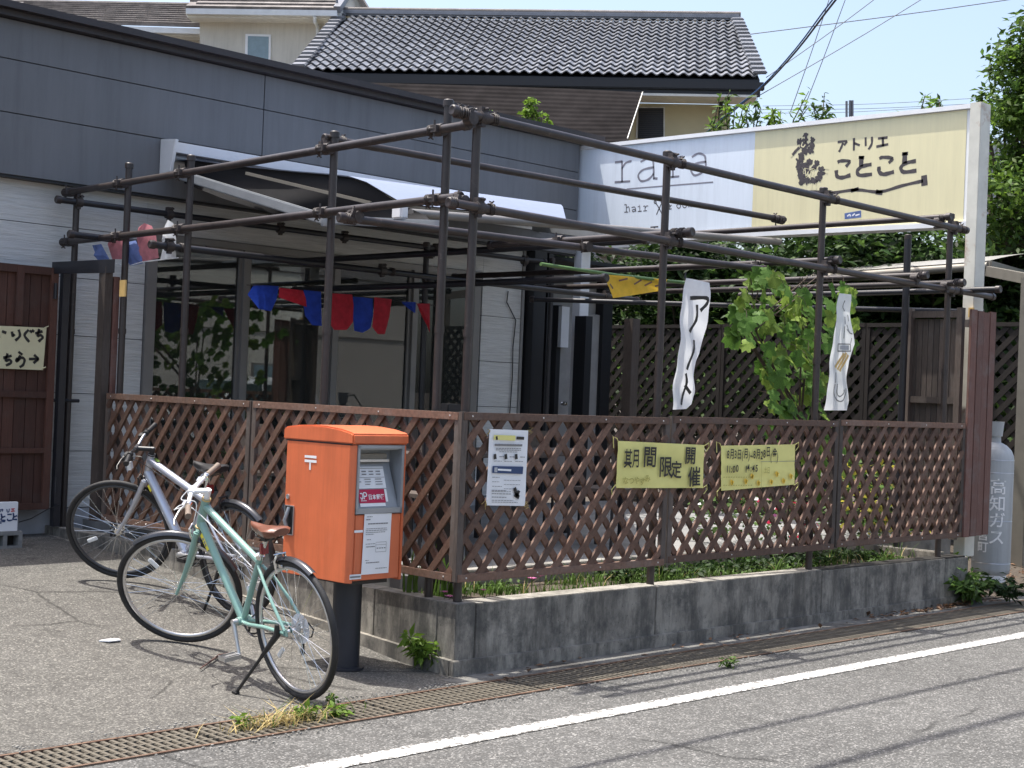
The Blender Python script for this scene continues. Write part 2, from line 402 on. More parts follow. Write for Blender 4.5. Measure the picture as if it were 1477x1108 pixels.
# flat printed strokes and letters, laid on a surface (frame = origin, right, up, normal)
class Frame:
    def __init__(s, o, x, y=None, n=None):
        s.o = Vector(o); s.x = Vector(x).normalized(); s.y = Vector(y or (0, 0, 1)).normalized(); s.n = s.x.cross(s.y).normalized() if n is None else Vector(n)
    def p(s, a, b, h=0): return s.o + s.x*a + s.y*b + s.n*h
    def uv(s, q): d = Vector(q)-s.o; return d.dot(s.x), d.dot(s.y)
def strokes(mb, fr, lines, wd, h=.003, ws=None):
    """each line is a list of (a,b); drawn as a ribbon with round ends"""
    for li, ln in enumerate(lines):
        wl = ws[li] if ws else wd
        # densify with Catmull-Rom when more than 2 points
        P_ = [Vector((a, b, 0)) for a, b in ln]
        if len(P_) > 2:
            Q = []
            for i in range(len(P_)-1):
                p0 = P_[max(i-1, 0)]; p1 = P_[i]; p2 = P_[i+1]; p3 = P_[min(i+2, len(P_)-1)]
                for t in (0, .25, .5, .75):
                    Q.append(.5*((2*p1)+(p2-p0)*t+(2*p0-5*p1+4*p2-p3)*t*t+(3*p1-p0-3*p2+p3)*t**3))
            Q.append(P_[-1]); P_ = Q
        n = len(P_); o = len(mb.v); L = []; Rr = []
        for i, p in enumerate(P_):
            d = P_[min(i+1, n-1)]-P_[max(i-1, 0)]
            if d.length < 1e-9: d = Vector((1, 0, 0))
            d.normalize(); q = Vector((-d.y, d.x, 0))*wl/2*(1+.12*math.sin(i*1.7+li))
            if i == 0: p = p-d*wl*.25
            if i == n-1: p = p+d*wl*.25
            L.append(p+q); Rr.append(p-q)
        for a in L+Rr: mb.v.append(tuple(fr.p(a.x, a.y, h)))
        for i in range(n-1): mb.f.append((o+n+i, o+n+i+1, o+i+1, o+i))
    return mb
def text(s, fr, a, b, size, mat, parent, name='lettering', bold=0, h=.003, sx=1, jitter=0, rot=0, align='LEFT', gap=1.0, vertical=False):
    """letters as flat print on frame fr, lower-left at (a,b)"""
    mb = MB(); pen = 0
    chars = list(s) if (jitter or vertical) else [s]
    for ch in chars:
        if ch == ' ': pen += size*.5*sx*gap; continue
        c = bpy.data.curves.new('t', 'FONT'); c.body = ch; c.size = size; c.offset = bold; c.resolution_u = 3
        if not vertical: c.align_x = align
        ob = bpy.data.objects.new('t', c); col.objects.link(ob)
        me = bpy.data.meshes.new_from_object(ob)
        bpy.data.objects.remove(ob); bpy.data.curves.remove(c)
        jr = rot + random.uniform(-jitter, jitter)*1.2; jy = random.uniform(-jitter, jitter)*size*.6; js = 1+random.uniform(-jitter, jitter)
        cs, sn = math.cos(jr), math.sin(jr); vs_ = []
        for v in me.vertices:
            x, y = v.co.x*sx*js, v.co.y*js
            if vertical: vs_.append(tuple(fr.p(a+x*cs-y*sn, b-pen+x*sn+y*cs, h)))
            else: vs_.append(tuple(fr.p(a+(pen+x)*1.0*cs-y*sn, b+(pen+x)*sn+y*cs+jy, h)))
        mb.add(vs_, [tuple(p.vertices) for p in me.polygons])
        wch = max((v.co.x for v in me.vertices), default=0)
        full = size*.98 if ord(ch[0]) > 0x2000 else wch+size*.12
        pen += (size*1.0 if vertical else full*sx)*gap
        bpy.data.meshes.remove(me)
    return mb.build(name, mat, parent)
# ================================================================== GROUND, ROAD, DRAIN
GY = [-50, 5.95, 6.2, 6.7, 7.3, 8.4, 9.5, 10.62]; GZ = [0, 0, .005, .062, .135, .235, .285, .325]
def gz(y): return float(np.interp(y, GY, GZ))
def sheet(name, xs, ys, zf, mat):
    mb = MB()
    for y in ys:
        for x in xs: mb.v.append((x, y, zf(x, y)))
    n = len(xs)
    for j in range(len(ys)-1):
        for i in range(n-1): mb.f.append((j*n+i, j*n+i+1, (j+1)*n+i+1, (j+1)*n+i))
    return struct(mb.build(name, mat, None, smooth=True))
def wob(x, y): return .006*noise.noise((x*.8, y*.8, 0)) + .002*noise.noise((x*4, y*4, 3))
sheet('ground', [-900, -60, 12.4, 60, 900], [-900, -60, 0, 13, 60, 900], lambda x, y: -.16, 'soil')
sheet('road', list(np.arange(-30, 60, 1.)), [-6, -4, -2, 0, 2, 3.5, 4.4, 5.0, 5.296], lambda x, y: -.004 - .006*max(0, 4-y)*.3, 'asphalt')
sheet('parking_lot', list(np.arange(-14, 5.6, .25)), list(np.arange(5.655, 10.66, .15))+[10.7], lambda x, y: gz(y)+wob(x, y)*(1 if y > 5.8 else .2), 'lot')
sheet('gutter_strip', list(np.arange(5.3, 26, .5)), [5.645, 5.7, 5.8, 5.9], lambda x, y: .002+.2*wob(x, y), 'gutterc')
sheet('side_yard', list(np.arange(11.0, 26, .4)), [5.80, 6.0, 6.5, 8, 10, 12.7], lambda x, y: min(.012+max(0, (y-5.8))*.16, .14)+wob(x*2, y*2), 'soil')
# worn white line
mb = MB(); xs = np.arange(-20, 50, .05)
for i, x in enumerate(xs):
    a = .006*noise.noise((x*9, 0, 0)); b = .006*noise.noise((x*9, 5, 0))
    mb.v += [(x, 4.682+a, .0), (x, 4.808+b, .0)]
    if i: mb.f.append((2*i-2, 2*i, 2*i+1, 2*i-1))
struct(mb.build('road_marking', 'paint'))
# channel under the gratings
mb = MB(); mb.box((1, 5.296, -.155), (26, 5.302, -.002)); mb.box((1, 5.643, -.155), (26, 5.65, .0)); mb.box((1, 5.302, -.158), (26, 5.643, -.12))
struct(mb.build('drain_channel', 'void'))
barm = MB().box((-.012, 5.322, -.018), (.012, 5.622, .0)).mesh('bar', 'grate', bevel=.003)
for k in range(-1, 13):
    x0 = 1.6+k*1.0
    near = x0 < 6.4
    t = empty('drain_grating', (x0, 5.47, 0), 'steel drain grating, ' + (
        ['far left corner of the picture', 'bottom left, first whole piece', 'left of the dry grass tuft', 'under the dry grass tuft', 'in front of the mint bicycle rear wheel',
         'just in front of the black post box pedestal', 'at the planter wall corner', 'below the white poster', 'below the first yellow banner', 'below the second yellow banner',
         'below the last fence panel', 'by the end of the planter wall', 'in front of the gas cylinder weeds', 'furthest one at the right edge'][k+1]), 'drain grating', 'gratings over the roadside drain')
    MB().box((x0+.004, 5.303, -.03), (x0+.996, 5.321, .0025)).build('frame_rail', 'rust', t)
    MB().box((x0+.004, 5.623, -.03), (x0+.996, 5.642, .0025)).build('frame_rail', 'rust', t)
    if near:
        for i in range(23): inst(barm, 'bar', Matrix.Translation((x0+.03+i*.0428, 0, .0)), t)
    else:
        mb = MB()
        for i in range(32): mb.box((x0+.02+i*.031-.008, 5.322, -.03), (x0+.02+i*.031+.008, 5.622, 0))
        mb.build('bars', 'grate', t, kind='stuff')
    mb = MB()
    for yy in (5.395, 5.472, 5.548): mb.box((x0+.006, yy-.006, -.012), (x0+.994, yy+.006, .001))
    mb.build('cross_rods', 'grate', t)
# ================================================================== PLANTER WALL
pw = empty('planter_wall', (5.5, 5.9, 0), 'low stained concrete planter wall under the lattice fence, running along the road and back to the shop', 'wall')
jx = [5.43, 5.58, 7.14, 9.0, 10.77, 11.15]
for i in range(5):
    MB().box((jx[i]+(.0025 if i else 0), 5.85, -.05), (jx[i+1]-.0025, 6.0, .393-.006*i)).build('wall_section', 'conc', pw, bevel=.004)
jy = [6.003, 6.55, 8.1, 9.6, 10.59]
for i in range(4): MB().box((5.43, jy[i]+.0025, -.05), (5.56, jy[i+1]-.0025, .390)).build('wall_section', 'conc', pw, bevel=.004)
MB().box((5.44, 5.856, -.05), (11.1, 5.99, .38)).build('core', 'void', pw)
mb = MB(); mb.hexa([(5.40, 5.822, -.05), (11.1, 5.83, -.05), (11.1, 5.86, -.05), (5.40, 5.86, -.05), (5.40, 5.822, .085), (11.1, 5.83, .06), (11.1, 5.86, .06), (5.40, 5.86, .085)])
mb.build('footing', 'footing', pw, bevel=.004)
MB().hexa([(5.40, 5.862, -.05), (5.44, 5.862, -.05), (5.44, 10.5, -.05), (5.40, 10.5, -.05), (5.40, 5.862, .085), (5.44, 5.862, .085), (5.44, 10.5, .33), (5.40, 10.5, .33)]).build('footing', 'footing', pw)
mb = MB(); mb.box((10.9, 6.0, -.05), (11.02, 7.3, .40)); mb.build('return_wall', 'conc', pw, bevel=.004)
sheet('planter_soil', list(np.arange(5.56, 10.91, .1)), list(np.arange(6.0, 6.62, .1)), lambda x, y: .345+.5*wob(x*3, y*3), 'soil')
struct(MB().box((5.95, 6.58, .1), (12.2, 6.68, .452)).build('terrace_kerb', 'curb', bevel=.006))
struct(MB().box((5.75, 6.683, .1), (12.2, 10.6, .43)).build('terrace_floor', 'terrace'))
# ================================================================== LATTICE FENCES
def lattice(par, fr, a0, a1, b0, b1, pitch, wd, th, mat, off=0, asparts=True, frame_mat='railwood', fw=.042, posts=True, sl=1.0):
    """panel in frame fr between a0..a1 (along) and b0..b1 (up)"""
    def clip(c, sgn):
        # line b = sgn*(a) + c
        pts = []
        for a in (a0, a1):
            b = sgn*sl*a+c
            if b0-1e-6 <= b <= b1+1e-6: pts.append((a, b))
        for b in (b0, b1):
            a = (b-c)*sgn/sl
            if a0+1e-6 < a < a1-1e-6: pts.append((a, b))
        if len(pts) < 2: return None
        pts.sort(); return pts[0], pts[-1]
    big = MB()
    for sgn in (1, -1):
        h = .5*th*1.1*sgn
        lo = b0 - sl*(a1 if sgn > 0 else -a0); hi = b1 - sl*(a0 if sgn > 0 else -a1)
        c = lo + (off % pitch) + pitch*sl*.3
        while c < hi:
            q = clip(c, sgn)
            c += pitch*sl
            if not q: continue
            p, r_ = q
            if math.hypot(p[0]-r_[0], p[1]-r_[1]) < .05: continue
            mb = MB() if asparts else big
            jj = random.uniform(-.0015, .0015)
            mb.bar(fr.p(p[0], p[1], h+jj), fr.p(r_[0], r_[1], h+jj), th, wd, up=fr.n.cross(fr.p(r_[0], r_[1])-fr.p(p[0], p[1])).normalized())
            if asparts: mb.build('slat', mat, par)
    if not asparts: big.build('slats', mat, par, kind='stuff')
    T = .021
    for (p, q) in (((a0-.01, b1), (a1+.01, b1)), ((a0-.01, b0), (a1+.01, b0))):
        MB().bar(fr.p(*p), fr.p(*q), T*2, fw, up=fr.y).build('rail', frame_mat, par, bevel=.002)
    if posts:
        for a in (a0, a1):
            MB().bar(fr.p(a, b0-fw/2, .001), fr.p(a, b1+fw/2+.002, .001), T*2+.004, fw*.75, up=fr.n).build('post', 'greywood' if frame_mat == 'railwood' else frame_mat, par, bevel=.002)
FF = Frame((0, 5.83, 0), (1, 0, 0)); SF = Frame((5.42, 0, 0), (0, -1, 0))
fence = empty('lattice_fence', (8, 5.83, .5), 'brown lattice fence facing the road, three panels behind a white poster and two yellow banners', 'fence', 'brown lattice fences round the terrace')
for i, (a, b) in enumerate(((5.405, 7.145), (7.205, 9.065), (9.125, 10.93))):
    lattice(fence, FF, a, b, .538+.012*i, 1.423+.01*i, .151, .040, .016, 'lattice', .03*i+.05, sl=1.14)
fence2 = empty('lattice_fence', (5.42, 7.8, .5), 'brown wooden lattice fence behind the two bicycles and the orange post box', 'fence', 'brown lattice fences round the terrace')
for i, (a, b) in enumerate(((-7.80, -5.875), (-9.66, -7.86))):
    lattice(fence2, SF, a, b, .535, 1.420, .151, .040, .016, 'lattice', .05*i, sl=1.14)
scm = MB().lathe([(.0055, 0), (.0045, .002), (.0, .0028)], n=10).mesh('screw', 'alloy', True)
for i, (a_, b_) in enumerate(((5.405, 7.145), (7.205, 9.065), (9.125, 10.93))):
    for u in (.03, .35, .66, .97):
        for z_ in (.538+.012*i, 1.423+.01*i):
            inst(scm, 'screw', Matrix.Translation((a_+(b_-a_)*u, 5.83-.0215, z_)) @ Matrix.Rotation(R(90), 4, 'X'), fence)
for a_, b_ in ((5.875, 7.80), (7.86, 9.66)):
    for u in (.03, .35, .66, .97):
        for z_ in (.535, 1.42):
            inst(scm, 'screw', Matrix.Translation((5.42-.0215, a_+(b_-a_)*u, z_)) @ Matrix.Rotation(R(-90), 4, 'Y'), fence2)
# ================================================================== PIPE PERGOLA
pg = empty('pipe_pergola', (5.5, 5.92, .39), 'frame of brown painted scaffold pipes and clamps standing round the terrace', 'pergola')
PR = .0248
capm = MB().lathe([(.0, .008), (.024, .010), (.031, .004), (.0315, -.03), (.027, -.031)], n=16).mesh('end_cap', 'pipe', True)
clampmb = MB(); clampmb.lathe([(.0285, -.03), (.036, -.029), (.036, .029), (.0285, .03)], n=14)
clampmb.box((.026, -.02, -.024), (.056, .02, .024)); clampmb.box((-.052, -.012, -.016), (-.026, .012, .016))
clampmb.tube([(.045, -.045, .0), (.045, .05, .0)], .006, 6); clampmb.tube([(.05, .0, -.012), (.056, .0, .03), (.045, .01, .038)], .007, 6)
clampm = clampmb.mesh('clamp', 'clamp', True)
tiem = MB()
for dz in (-.014, .0, .013):
    tiem.tube([(.030*math.cos(t), .030*math.sin(t), dz+.004*math.sin(3*t)) for t in np.linspace(0, 2*math.pi, 15)], .0042, 5)
tiem.tube([(.03, 0, 0), (.040, .006, .008), (.047, .014, .010)], .005, 5); tiem.tube([(.03, 0, 0), (.042, -.006, .008), (.046, -.016, .004)], .005, 5)
tiem = tiem.mesh('wire_tie', 'clamp', True)
def aim(p, d, roll=0):
    q = Vector(d).normalized().to_track_quat('Z', 'Y'); return Matrix.Translation(p) @ q.to_matrix().to_4x4() @ Matrix.Rotation(roll, 4, 'Z')
def pipe(p, q, name='rail', caps=(1, 1), r=PR, mat='pipe'):
    p, q = Vector(p), Vector(q); d = (q-p).normalized()
    m = (p+q)/2 + Vector((0, 0, -.004))
    MB().tube([p, m, q], r, 16).build(name, mat, pg, smooth=True)
    if caps[0]: inst(capm, 'end_cap', aim(p, -d), pg)
    if caps[1]: inst(capm, 'end_cap', aim(q, d), pg)
    return p, q
def clampat(p, d, roll=0): inst(clampm, 'clamp', aim(p, d, roll), pg)
def tieat(p, d, roll=0): inst(tiem, 'wire_tie', aim(p, d, roll), pg)
# posts: name, x, y, top
FX = [5.50, 7.16, 8.93, 10.77]; FT = [(690, 160), (971, 222), (1190, 273), (1367, 309)]
SY = [6.16, 7.20, 8.82, 9.66, 10.43]; ST = [(637, 148), (475, 193), (268, 227), (180, 238), None]
ZU, ZL = 3.02, 2.55
for x, t in zip(FX, FT):
    zt = ony(*t, 5.92).z; pipe((x, 5.92, .38), (x+.004, 5.92, zt), 'post', (0, 1))
    MB().tube([(x, 5.92, 1.86), (x, 5.92, 1.90)], PR+.004, 14).build('sleeve', 'pipe', pg, smooth=True)
for y, t in zip(SY, ST):
    zt = onx(*t, 5.5).z if t else 2.98
    pipe((5.50, y, .385), (5.50, y, zt), 'post', (0, 1))
    MB().tube([(5.50, y, 1.88), (5.50, y, 1.92)], PR+.004, 14).build('sleeve', 'pipe', pg, smooth=True)
xr, yr = 5.445, 5.865
# side rails (run back to the shop)
pipe((xr, 10.52, 2.975), (xr, 5.93, 3.03)); pipe((xr, 10.52, 2.59), (xr, 5.97, 2.635))
for y in SY:
    z = np.interp(y, [5.93, 10.52], [3.03, 2.975]); z2 = np.interp(y, [5.97, 10.52], [2.635, 2.59])
    clampat((xr+.01, y+.01, z), (0, 1, 0), R(0)); tieat((xr, y+.07, z), (0, 1, 0), R(-90))
    clampat((xr+.01, y, z2), (0, 1, 0), R(0)); tieat((xr, y+.07, z2), (0, 1, 0), R(-90))
# front rails (along the road)
pipe((5.27, yr, 3.075), (10.93, yr, 3.035)); pipe((5.27, yr, 2.575), (11.42, yr, 2.53))
for x in FX:
    z = np.interp(x, [5.27, 10.93], [3.075, 3.035]); z2 = np.interp(x, [5.27, 11.42], [2.575, 2.53])
    clampat((x, yr+.01, z), (1, 0, 0), R(90)); tieat((x+.08, yr, z), (1, 0, 0), R(90))
    clampat((x, yr+.01, z2), (1, 0, 0), R(90)); tieat((x+.08, yr, z2), (1, 0, 0), R(90))
clampat((5.40, yr, 3.05), (0, 1, 0), 1.2); tieat((5.31, yr, 3.07), (1, 0, 0), R(90)); tieat((5.36, yr, 3.07), (1, 0, 0), R(90)); clampat((5.42, yr+.06, 2.6), (0, 1, 0), .3); tieat((5.30, yr, 2.575), (1, 0, 0), R(60))
# inner rails: (px,py) ends on the height they sit at
def rail_px(a, b, z, **k):
    p, q = onz(*a, z), onz(*b, z)
    return pipe(p, q, **k)
pipe((5.46, 7.25, 3.085), (10.02, 7.02, 3.085)); clampat((5.48, 7.25, 3.05), (1, 0, 0)); tieat((5.6, 7.25, 3.085), (1, 0, 0), R(90)); clampat((9.98, 7.02, 3.08), (1, 0, 0)); tieat((9.9, 7.02, 3.08), (1, 0, 0), R(90))
pipe((10.55, 10.3, 3.10), (10.55, 5.80, 3.10)); tieat((10.55, 5.87, 3.09), (0, 1, 0)); clampat((10.55, 5.9, 3.07), (0, 1, 0), R(-90))
pipe((5.30, 6.86, 2.555), (8.95, 6.42, 2.56)); clampat((5.42, 6.85, 2.57), (0, 1, 0), .4); tieat((5.36, 6.86, 2.555), (1, 0, 0), R(90)); tieat((5.40, 6.86, 2.555), (1, 0, 0), R(120)); clampat((7.2, 6.62, 2.56), (0, 1, 0))
pipe((7.24, 7.6, 2.62), (7.24, 5.76, 2.62)); tieat((7.24, 5.84, 2.62), (0, 1, 0)); tieat((7.24, 5.90, 2.62), (0, 1, 0)); clampat((7.24, 6.9, 2.62), (0, 1, 0))
pipe((8.99, 9.9, 2.61), (8.99, 5.80, 2.61)); tieat((8.99, 5.86, 2.61), (0, 1, 0)); clampat((8.99, 6.5, 2.6), (0, 1, 0))
pipe((10.15, 10.0, 2.60), (10.15, 5.76, 2.60)); clampat((10.15, 5.86, 2.58), (0, 1, 0), R(-90)); tieat((10.15, 5.8, 2.6), (0, 1, 0))
pipe((10.62, 9.4, 2.58), (10.62, 5.70, 2.58)); tieat((10.62, 5.76, 2.58), (0, 1, 0)); clampat((10.62, 5.86, 2.56), (0, 1, 0), R(-90))
pipe((11.06, 8.2, 2.56), (11.06, 5.62, 2.56), mat='darkmetal')
pipe((9.6, 9.5, 2.44), (11.9, 6.2, 2.44), mat='darkmetal', r=.022)
# rails by the shop wall
pipe((5.32, 10.40, 2.90), (10.7, 10.40, 2.92), mat='darkmetal'); pipe((5.2, 9.95, 2.60), (6.4, 9.95, 2.60), mat='darkmetal')
pipe((5.35, 9.06, 2.50), (10.6, 9.06, 2.50), mat='darkmetal'); pipe((7.45, 10.3, 2.62), (7.45, 6.3, 2.62), mat='darkmetal'); pipe((7.5, 10.3, 2.38), (7.5, 6.7, 2.38), mat='darkmetal')
pipe((8.14, 9.3, .43), (8.12, 9.3, 2.80), 'post', (0, 1), mat='darkmetal'); clampat((8.12, 9.26, 2.7), (0, 0, 1)); clampat((8.12, 9.26, 2.5), (0, 0, 1))
pipe((10.70, 10.30, .43), (10.70, 10.30, 2.95), 'post', (0, 1), mat='darkmetal')
pb_ = onx(1310, 340, 10.98); pipe((10.98, pb_.y, .40), (10.98, pb_.y, pb_.z), 'post', (0, 1), mat='darkmetal', r=.03)
for x in (5.5, 6.3, 7.4, 8.1, 9.2, 10.4): clampat((x, 10.40, 2.9), (1, 0, 0), R(90))
for x in (5.5, 7.45, 10.15): clampat((x, 9.06, 2.5), (1, 0, 0), R(90)); tieat((x+.1, 9.06, 2.5), (1, 0, 0))
# ================================================================== SHOP BUILDING
YB = 10.6
FB = Frame((0, YB, 0), (1, 0, 0))
shop = empty('shop_building', (5, YB, .3), 'shop with slate grey fascia panels over white siding and tall dark windows', 'building')
# structural wall pieces (white siding boards proud of them)
rows = [.52, .965, 1.42, 1.875, 2.33, 2.72, 3.05]
def boards(x0, x1, rws, seams=()):
    cuts = [x0]+[s for s in seams if x0 < s < x1]+[x1]
    for i in range(len(rws)-1):
        for a, b in zip(cuts[:-1], cuts[1:]):
            MB().box((a+.0015, YB, rws[i]+.003), (b-.0015, YB+.02, rws[i+1]-.003)).build('siding_board', 'siding', shop)
boards(-8, 6.22, rows, (-5, -2, 1, 3.9)); boards(6.22, 10.02, [2.76, 3.05], (8.1,)); boards(10.02, 10.57, rows)
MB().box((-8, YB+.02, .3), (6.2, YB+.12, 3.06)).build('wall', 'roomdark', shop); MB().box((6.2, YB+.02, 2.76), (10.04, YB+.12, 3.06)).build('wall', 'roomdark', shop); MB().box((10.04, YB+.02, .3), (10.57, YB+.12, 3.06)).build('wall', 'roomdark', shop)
MB().box((-8, YB-.015, .1), (10.6, YB+.02, .515)).build('foundation', 'found', shop)
MB().box((10.57, YB-.02, .4), (10.60, YB+1.5, 3.06)).build('wall', 'entry', shop)
# fascia: projecting slate grey panels with recessed joints
zf = [3.05, 3.516, 3.917, 4.215]; xf = [-8, -3.3, 2.1, 7.235, 11.24]
for i in range(4):
    for j in range(3):
        MB().box((xf[i]+.004, YB-.115, zf[j]+.0035), (xf[i+1]-.004, YB-.09, zf[j+1]-.0035)).build('fascia_panel', 'fascia', shop, bevel=.002)
MB().box((-8, YB-.09, 3.055), (11.23, YB+.1, 4.23)).build('fascia_core', 'entrydark', shop)
MB().box((11.236, YB-.10, 3.055), (11.26, YB+1.9, 4.21)).build('fascia_return', 'fascia', shop)
MB().box((-8, YB-.10, 3.035), (11.25, YB+.02, 3.052)).build('soffit_trim', 'entrydark', shop)
MB().box((-8, YB-.20, 4.218), (11.42, YB+2.5, 4.262)).build('roof_coping', 'coping', shop)
MB().box((-8, YB-.27, 4.263), (11.46, YB+6, 4.315)).build('roof_edge', 'coping', shop)
# windows
zb, zt = .56, 2.70
mull = [6.27, 7.19, 8.17, 9.12, 9.93]
def ubar(a, b, w_, d_, name='window_frame', mat='alu'): MB().box(a, b).build(name, mat, shop, bevel=.002)
ubar((6.225, YB-.03, zb-.05), (10.015, YB+.07, zb), 0, 0); ubar((6.225, YB-.03, zt), (10.015, YB+.07, zt+.055), 0, 0)
for i, x in enumerate(mull):
    wd = .045 if i in (0, 4) else .03
    ubar((x-wd, YB-.032, zb), (x+wd, YB+.072, zt), 0, 0)
ubar((9.42, YB-.02, zb), (9.46, YB+.05, zt), 0, 0)
for i in range(4):
    if i == 3:
        MB().box((mull[3]+.04, YB+.02, zb), (9.42, YB+.026, zt)).build('pane', 'glass', shop); MB().box((9.46, YB+.02, zb), (mull[4]-.05, YB+.026, zt)).build('pane', 'glass', shop)
    else: MB().box((mull[i]+.05, YB+.02, zb), (mull[i+1]-.04, YB+.026, zt)).build('pane', 'glass', shop)
for i in range(4):
    a_, b_ = (mull[i]+.03, mull[i+1]-.03)
    for z0_, z1_ in ((zb, zb+.06), (zt-.05, zt)): MB().box((a_, YB-.004, z0_), (b_, YB+.018, z1_)).build('sash_rail', 'alu', shop)
    for x0_ in (a_, b_-.032): MB().box((x0_, YB-.002, zb+.06), (x0_+.032, YB+.018, zt-.05)).build('sash_stile', 'alu', shop)
# interior
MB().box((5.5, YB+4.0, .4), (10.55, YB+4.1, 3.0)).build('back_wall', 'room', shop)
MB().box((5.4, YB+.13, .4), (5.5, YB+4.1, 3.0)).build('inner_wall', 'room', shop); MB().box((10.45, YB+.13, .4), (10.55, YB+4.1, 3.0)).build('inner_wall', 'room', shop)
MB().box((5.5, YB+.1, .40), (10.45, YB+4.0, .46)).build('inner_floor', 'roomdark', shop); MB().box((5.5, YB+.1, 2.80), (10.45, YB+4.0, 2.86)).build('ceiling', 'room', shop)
t = empty('display_shelf', (8.9, 11.4, .46), 'dark wall shelf seen through the third shop window', 'shelf')
for z in (1.25, 1.62): MB().box((8.4, 11.3, z), (9.6, 11.55, z+.04)).build('shelf_board', 'black', t)
for x in (8.42, 9.55): MB().box((x, 11.3, .46), (x+.03, 11.55, 1.66)).build('upright', 'black', t)
t = empty('counter', (7.4, 12.6, .46), 'pale wooden counter inside the shop behind the middle window', 'counter')
MB().box((6.9, 12.3, .46), (8.2, 12.8, 1.25)).build('cabinet', 'room', t); MB().box((6.85, 12.25, 1.25), (8.25, 12.85, 1.29)).build('worktop', 'cream', t)
# cross-shaped downpipe and entrance recess
cp = empty('entrance_porch', (11.0, YB+.4, .43), 'charcoal entrance recess with black corner posts beside the shop wall', 'porch')
MB().box((10.62, YB-.13, .43), (10.80, YB+.05, 3.03)).build('corner_post', 'entrydark', cp, bevel=.003)
MB().box((10.86, YB-.10, .43), (10.93, YB-.03, 3.03)).build('corner_post', 'entrydark', cp)
MB().box((10.6, YB+.62, .43), (12.50, YB+.7, 3.03)).build('porch_wall', 'entry', cp)
dr = MB().box((11.75, YB+.55, .45), (12.45, YB+.60, 2.50)).build('door', 'entry', cp, bevel=.004)
MB().box((11.68, YB+.53, .43), (11.748, YB+.61, 2.56)).build('door_frame', 'entrydark', cp); MB().box((12.452, YB+.53, .43), (12.52, YB+.61, 2.9)).build('door_frame', 'entrydark', cp)
hd = ony(815, 500, YB+.5); a = ony(808, 442, YB+.5); b = ony(819, 442, YB+.5); c = ony(809, 501, YB+.5)
MB().box((a.x, YB+.47, c.z), (b.x, YB+.52, a.z)).build('pull_handle', 'white', dr)
k_ = ony(811, 582, YB+.5); MB().lathe([(.0, .06), (.022, .055), (.03, .03), (.012, .01), (.02, 0)], k_, (0, -1, 0), 14).build('knob', 'chrome', dr, smooth=True)
MB().box((12.40, YB+.50, .43), (12.56, YB+.62, 3.03)).build('side_panel', 'entrydark', cp); MB().box((11.20, 10.26, .43), (11.30, 10.42, 2.40)).build('corner_post', 'entrydark', cp)
MB().box((10.6, YB+.1, 3.0), (12.5, YB+.7, 3.04)).build('porch_ceiling', 'entrydark', cp)
# cable and small meter by the wall end
wq = [ony(px, py, YB-.02) for px, py in ((733, 420), (731, 436), (744, 462), (740, 500), (739, 545), (735, 600))]
tag(MB().tube(wq, .006, 6).build('wall_cable', 'black', smooth=True), 'thin black cable running down the white siding at the wall end', 'cable')
# ================================================================== AWNING
aw = empty('folding_awning', (8.4, 10.4, 3.3), 'white cassette folding-arm awning with pale fabric above the shop windows', 'awning')
MB().prism([(6.25, YB-.12, 3.50), (6.25, YB-.34, 3.47), (6.25, YB-.32, 3.39), (6.25, YB-.15, 3.42), (6.25, YB-.15, 3.24), (6.25, YB-.12, 3.24)], (4.42, 0, .0)).build('cassette', 'white', aw)
for x in (6.24, 10.66): MB().prism([(x, YB-.12, 3.51), (x, YB-.35, 3.49), (x, YB-.28, 3.235), (x, YB-.12, 3.225)], (.03, 0, 0)).build('end_plate', 'white', aw, bevel=.004)
MB().tube([(6.28, YB-.22, 3.36), (10.66, YB-.22, 3.36)], .035, 12).build('roller', 'greymetal', aw, smooth=True)
ep = [onx(px, py, 6.33) for px, py in ((600, 306), (588, 297), (560, 281), (530, 263), (505, 254), (470, 250), (430, 247), (340, 238), (268, 229))]
EY = [p.y for p in ep]; EZ = [p.z for p in ep]; print(EY, EZ)
def fabf(u, v):   # u along 0..1 , v out 0..1
    uu = u*(1-.63*v); x = 6.33+4.3*uu; y = 10.36-2.86*v; z = float(np.interp(y, EY, EZ))+.19*uu*v-.05*uu*math.sin(math.pi*v)
    return Vector((x, y, z))
mb = MB(); NU, NV = 36, 14
for j in range(NV+1):
    for i in range(NU+1): mb.v.append(tuple(fabf(i/NU, j/NV)))
for j in range(NV):
    for i in range(NU): q = j*(NU+1)+i; mb.f.append((q, q+1, q+NU+2, q+NU+1))
mb.build('fabric', 'awning', aw, smooth=True); mb.v = [(x, y, z-.008) for x, y, z in mb.v]; mb.build('dark_underside', 'blackcloth', aw, smooth=True)  # black copy of the fabric, added just below it to make the underside dark
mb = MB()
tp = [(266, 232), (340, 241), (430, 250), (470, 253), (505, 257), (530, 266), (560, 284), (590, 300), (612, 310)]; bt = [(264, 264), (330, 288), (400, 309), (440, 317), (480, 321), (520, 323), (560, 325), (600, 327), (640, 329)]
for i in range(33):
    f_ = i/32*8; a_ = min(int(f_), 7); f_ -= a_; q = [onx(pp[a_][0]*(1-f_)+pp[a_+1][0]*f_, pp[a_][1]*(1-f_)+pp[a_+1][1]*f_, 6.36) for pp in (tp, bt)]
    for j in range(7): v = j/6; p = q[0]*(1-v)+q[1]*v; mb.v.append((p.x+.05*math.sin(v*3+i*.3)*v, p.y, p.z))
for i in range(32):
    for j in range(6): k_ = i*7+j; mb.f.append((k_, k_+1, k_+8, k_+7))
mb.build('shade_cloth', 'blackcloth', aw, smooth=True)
MB().tube([(6.36, 7.46, 2.74), (10.66, 7.50, 2.99)], .030, 14).build('front_bar', 'alu', aw, smooth=True)
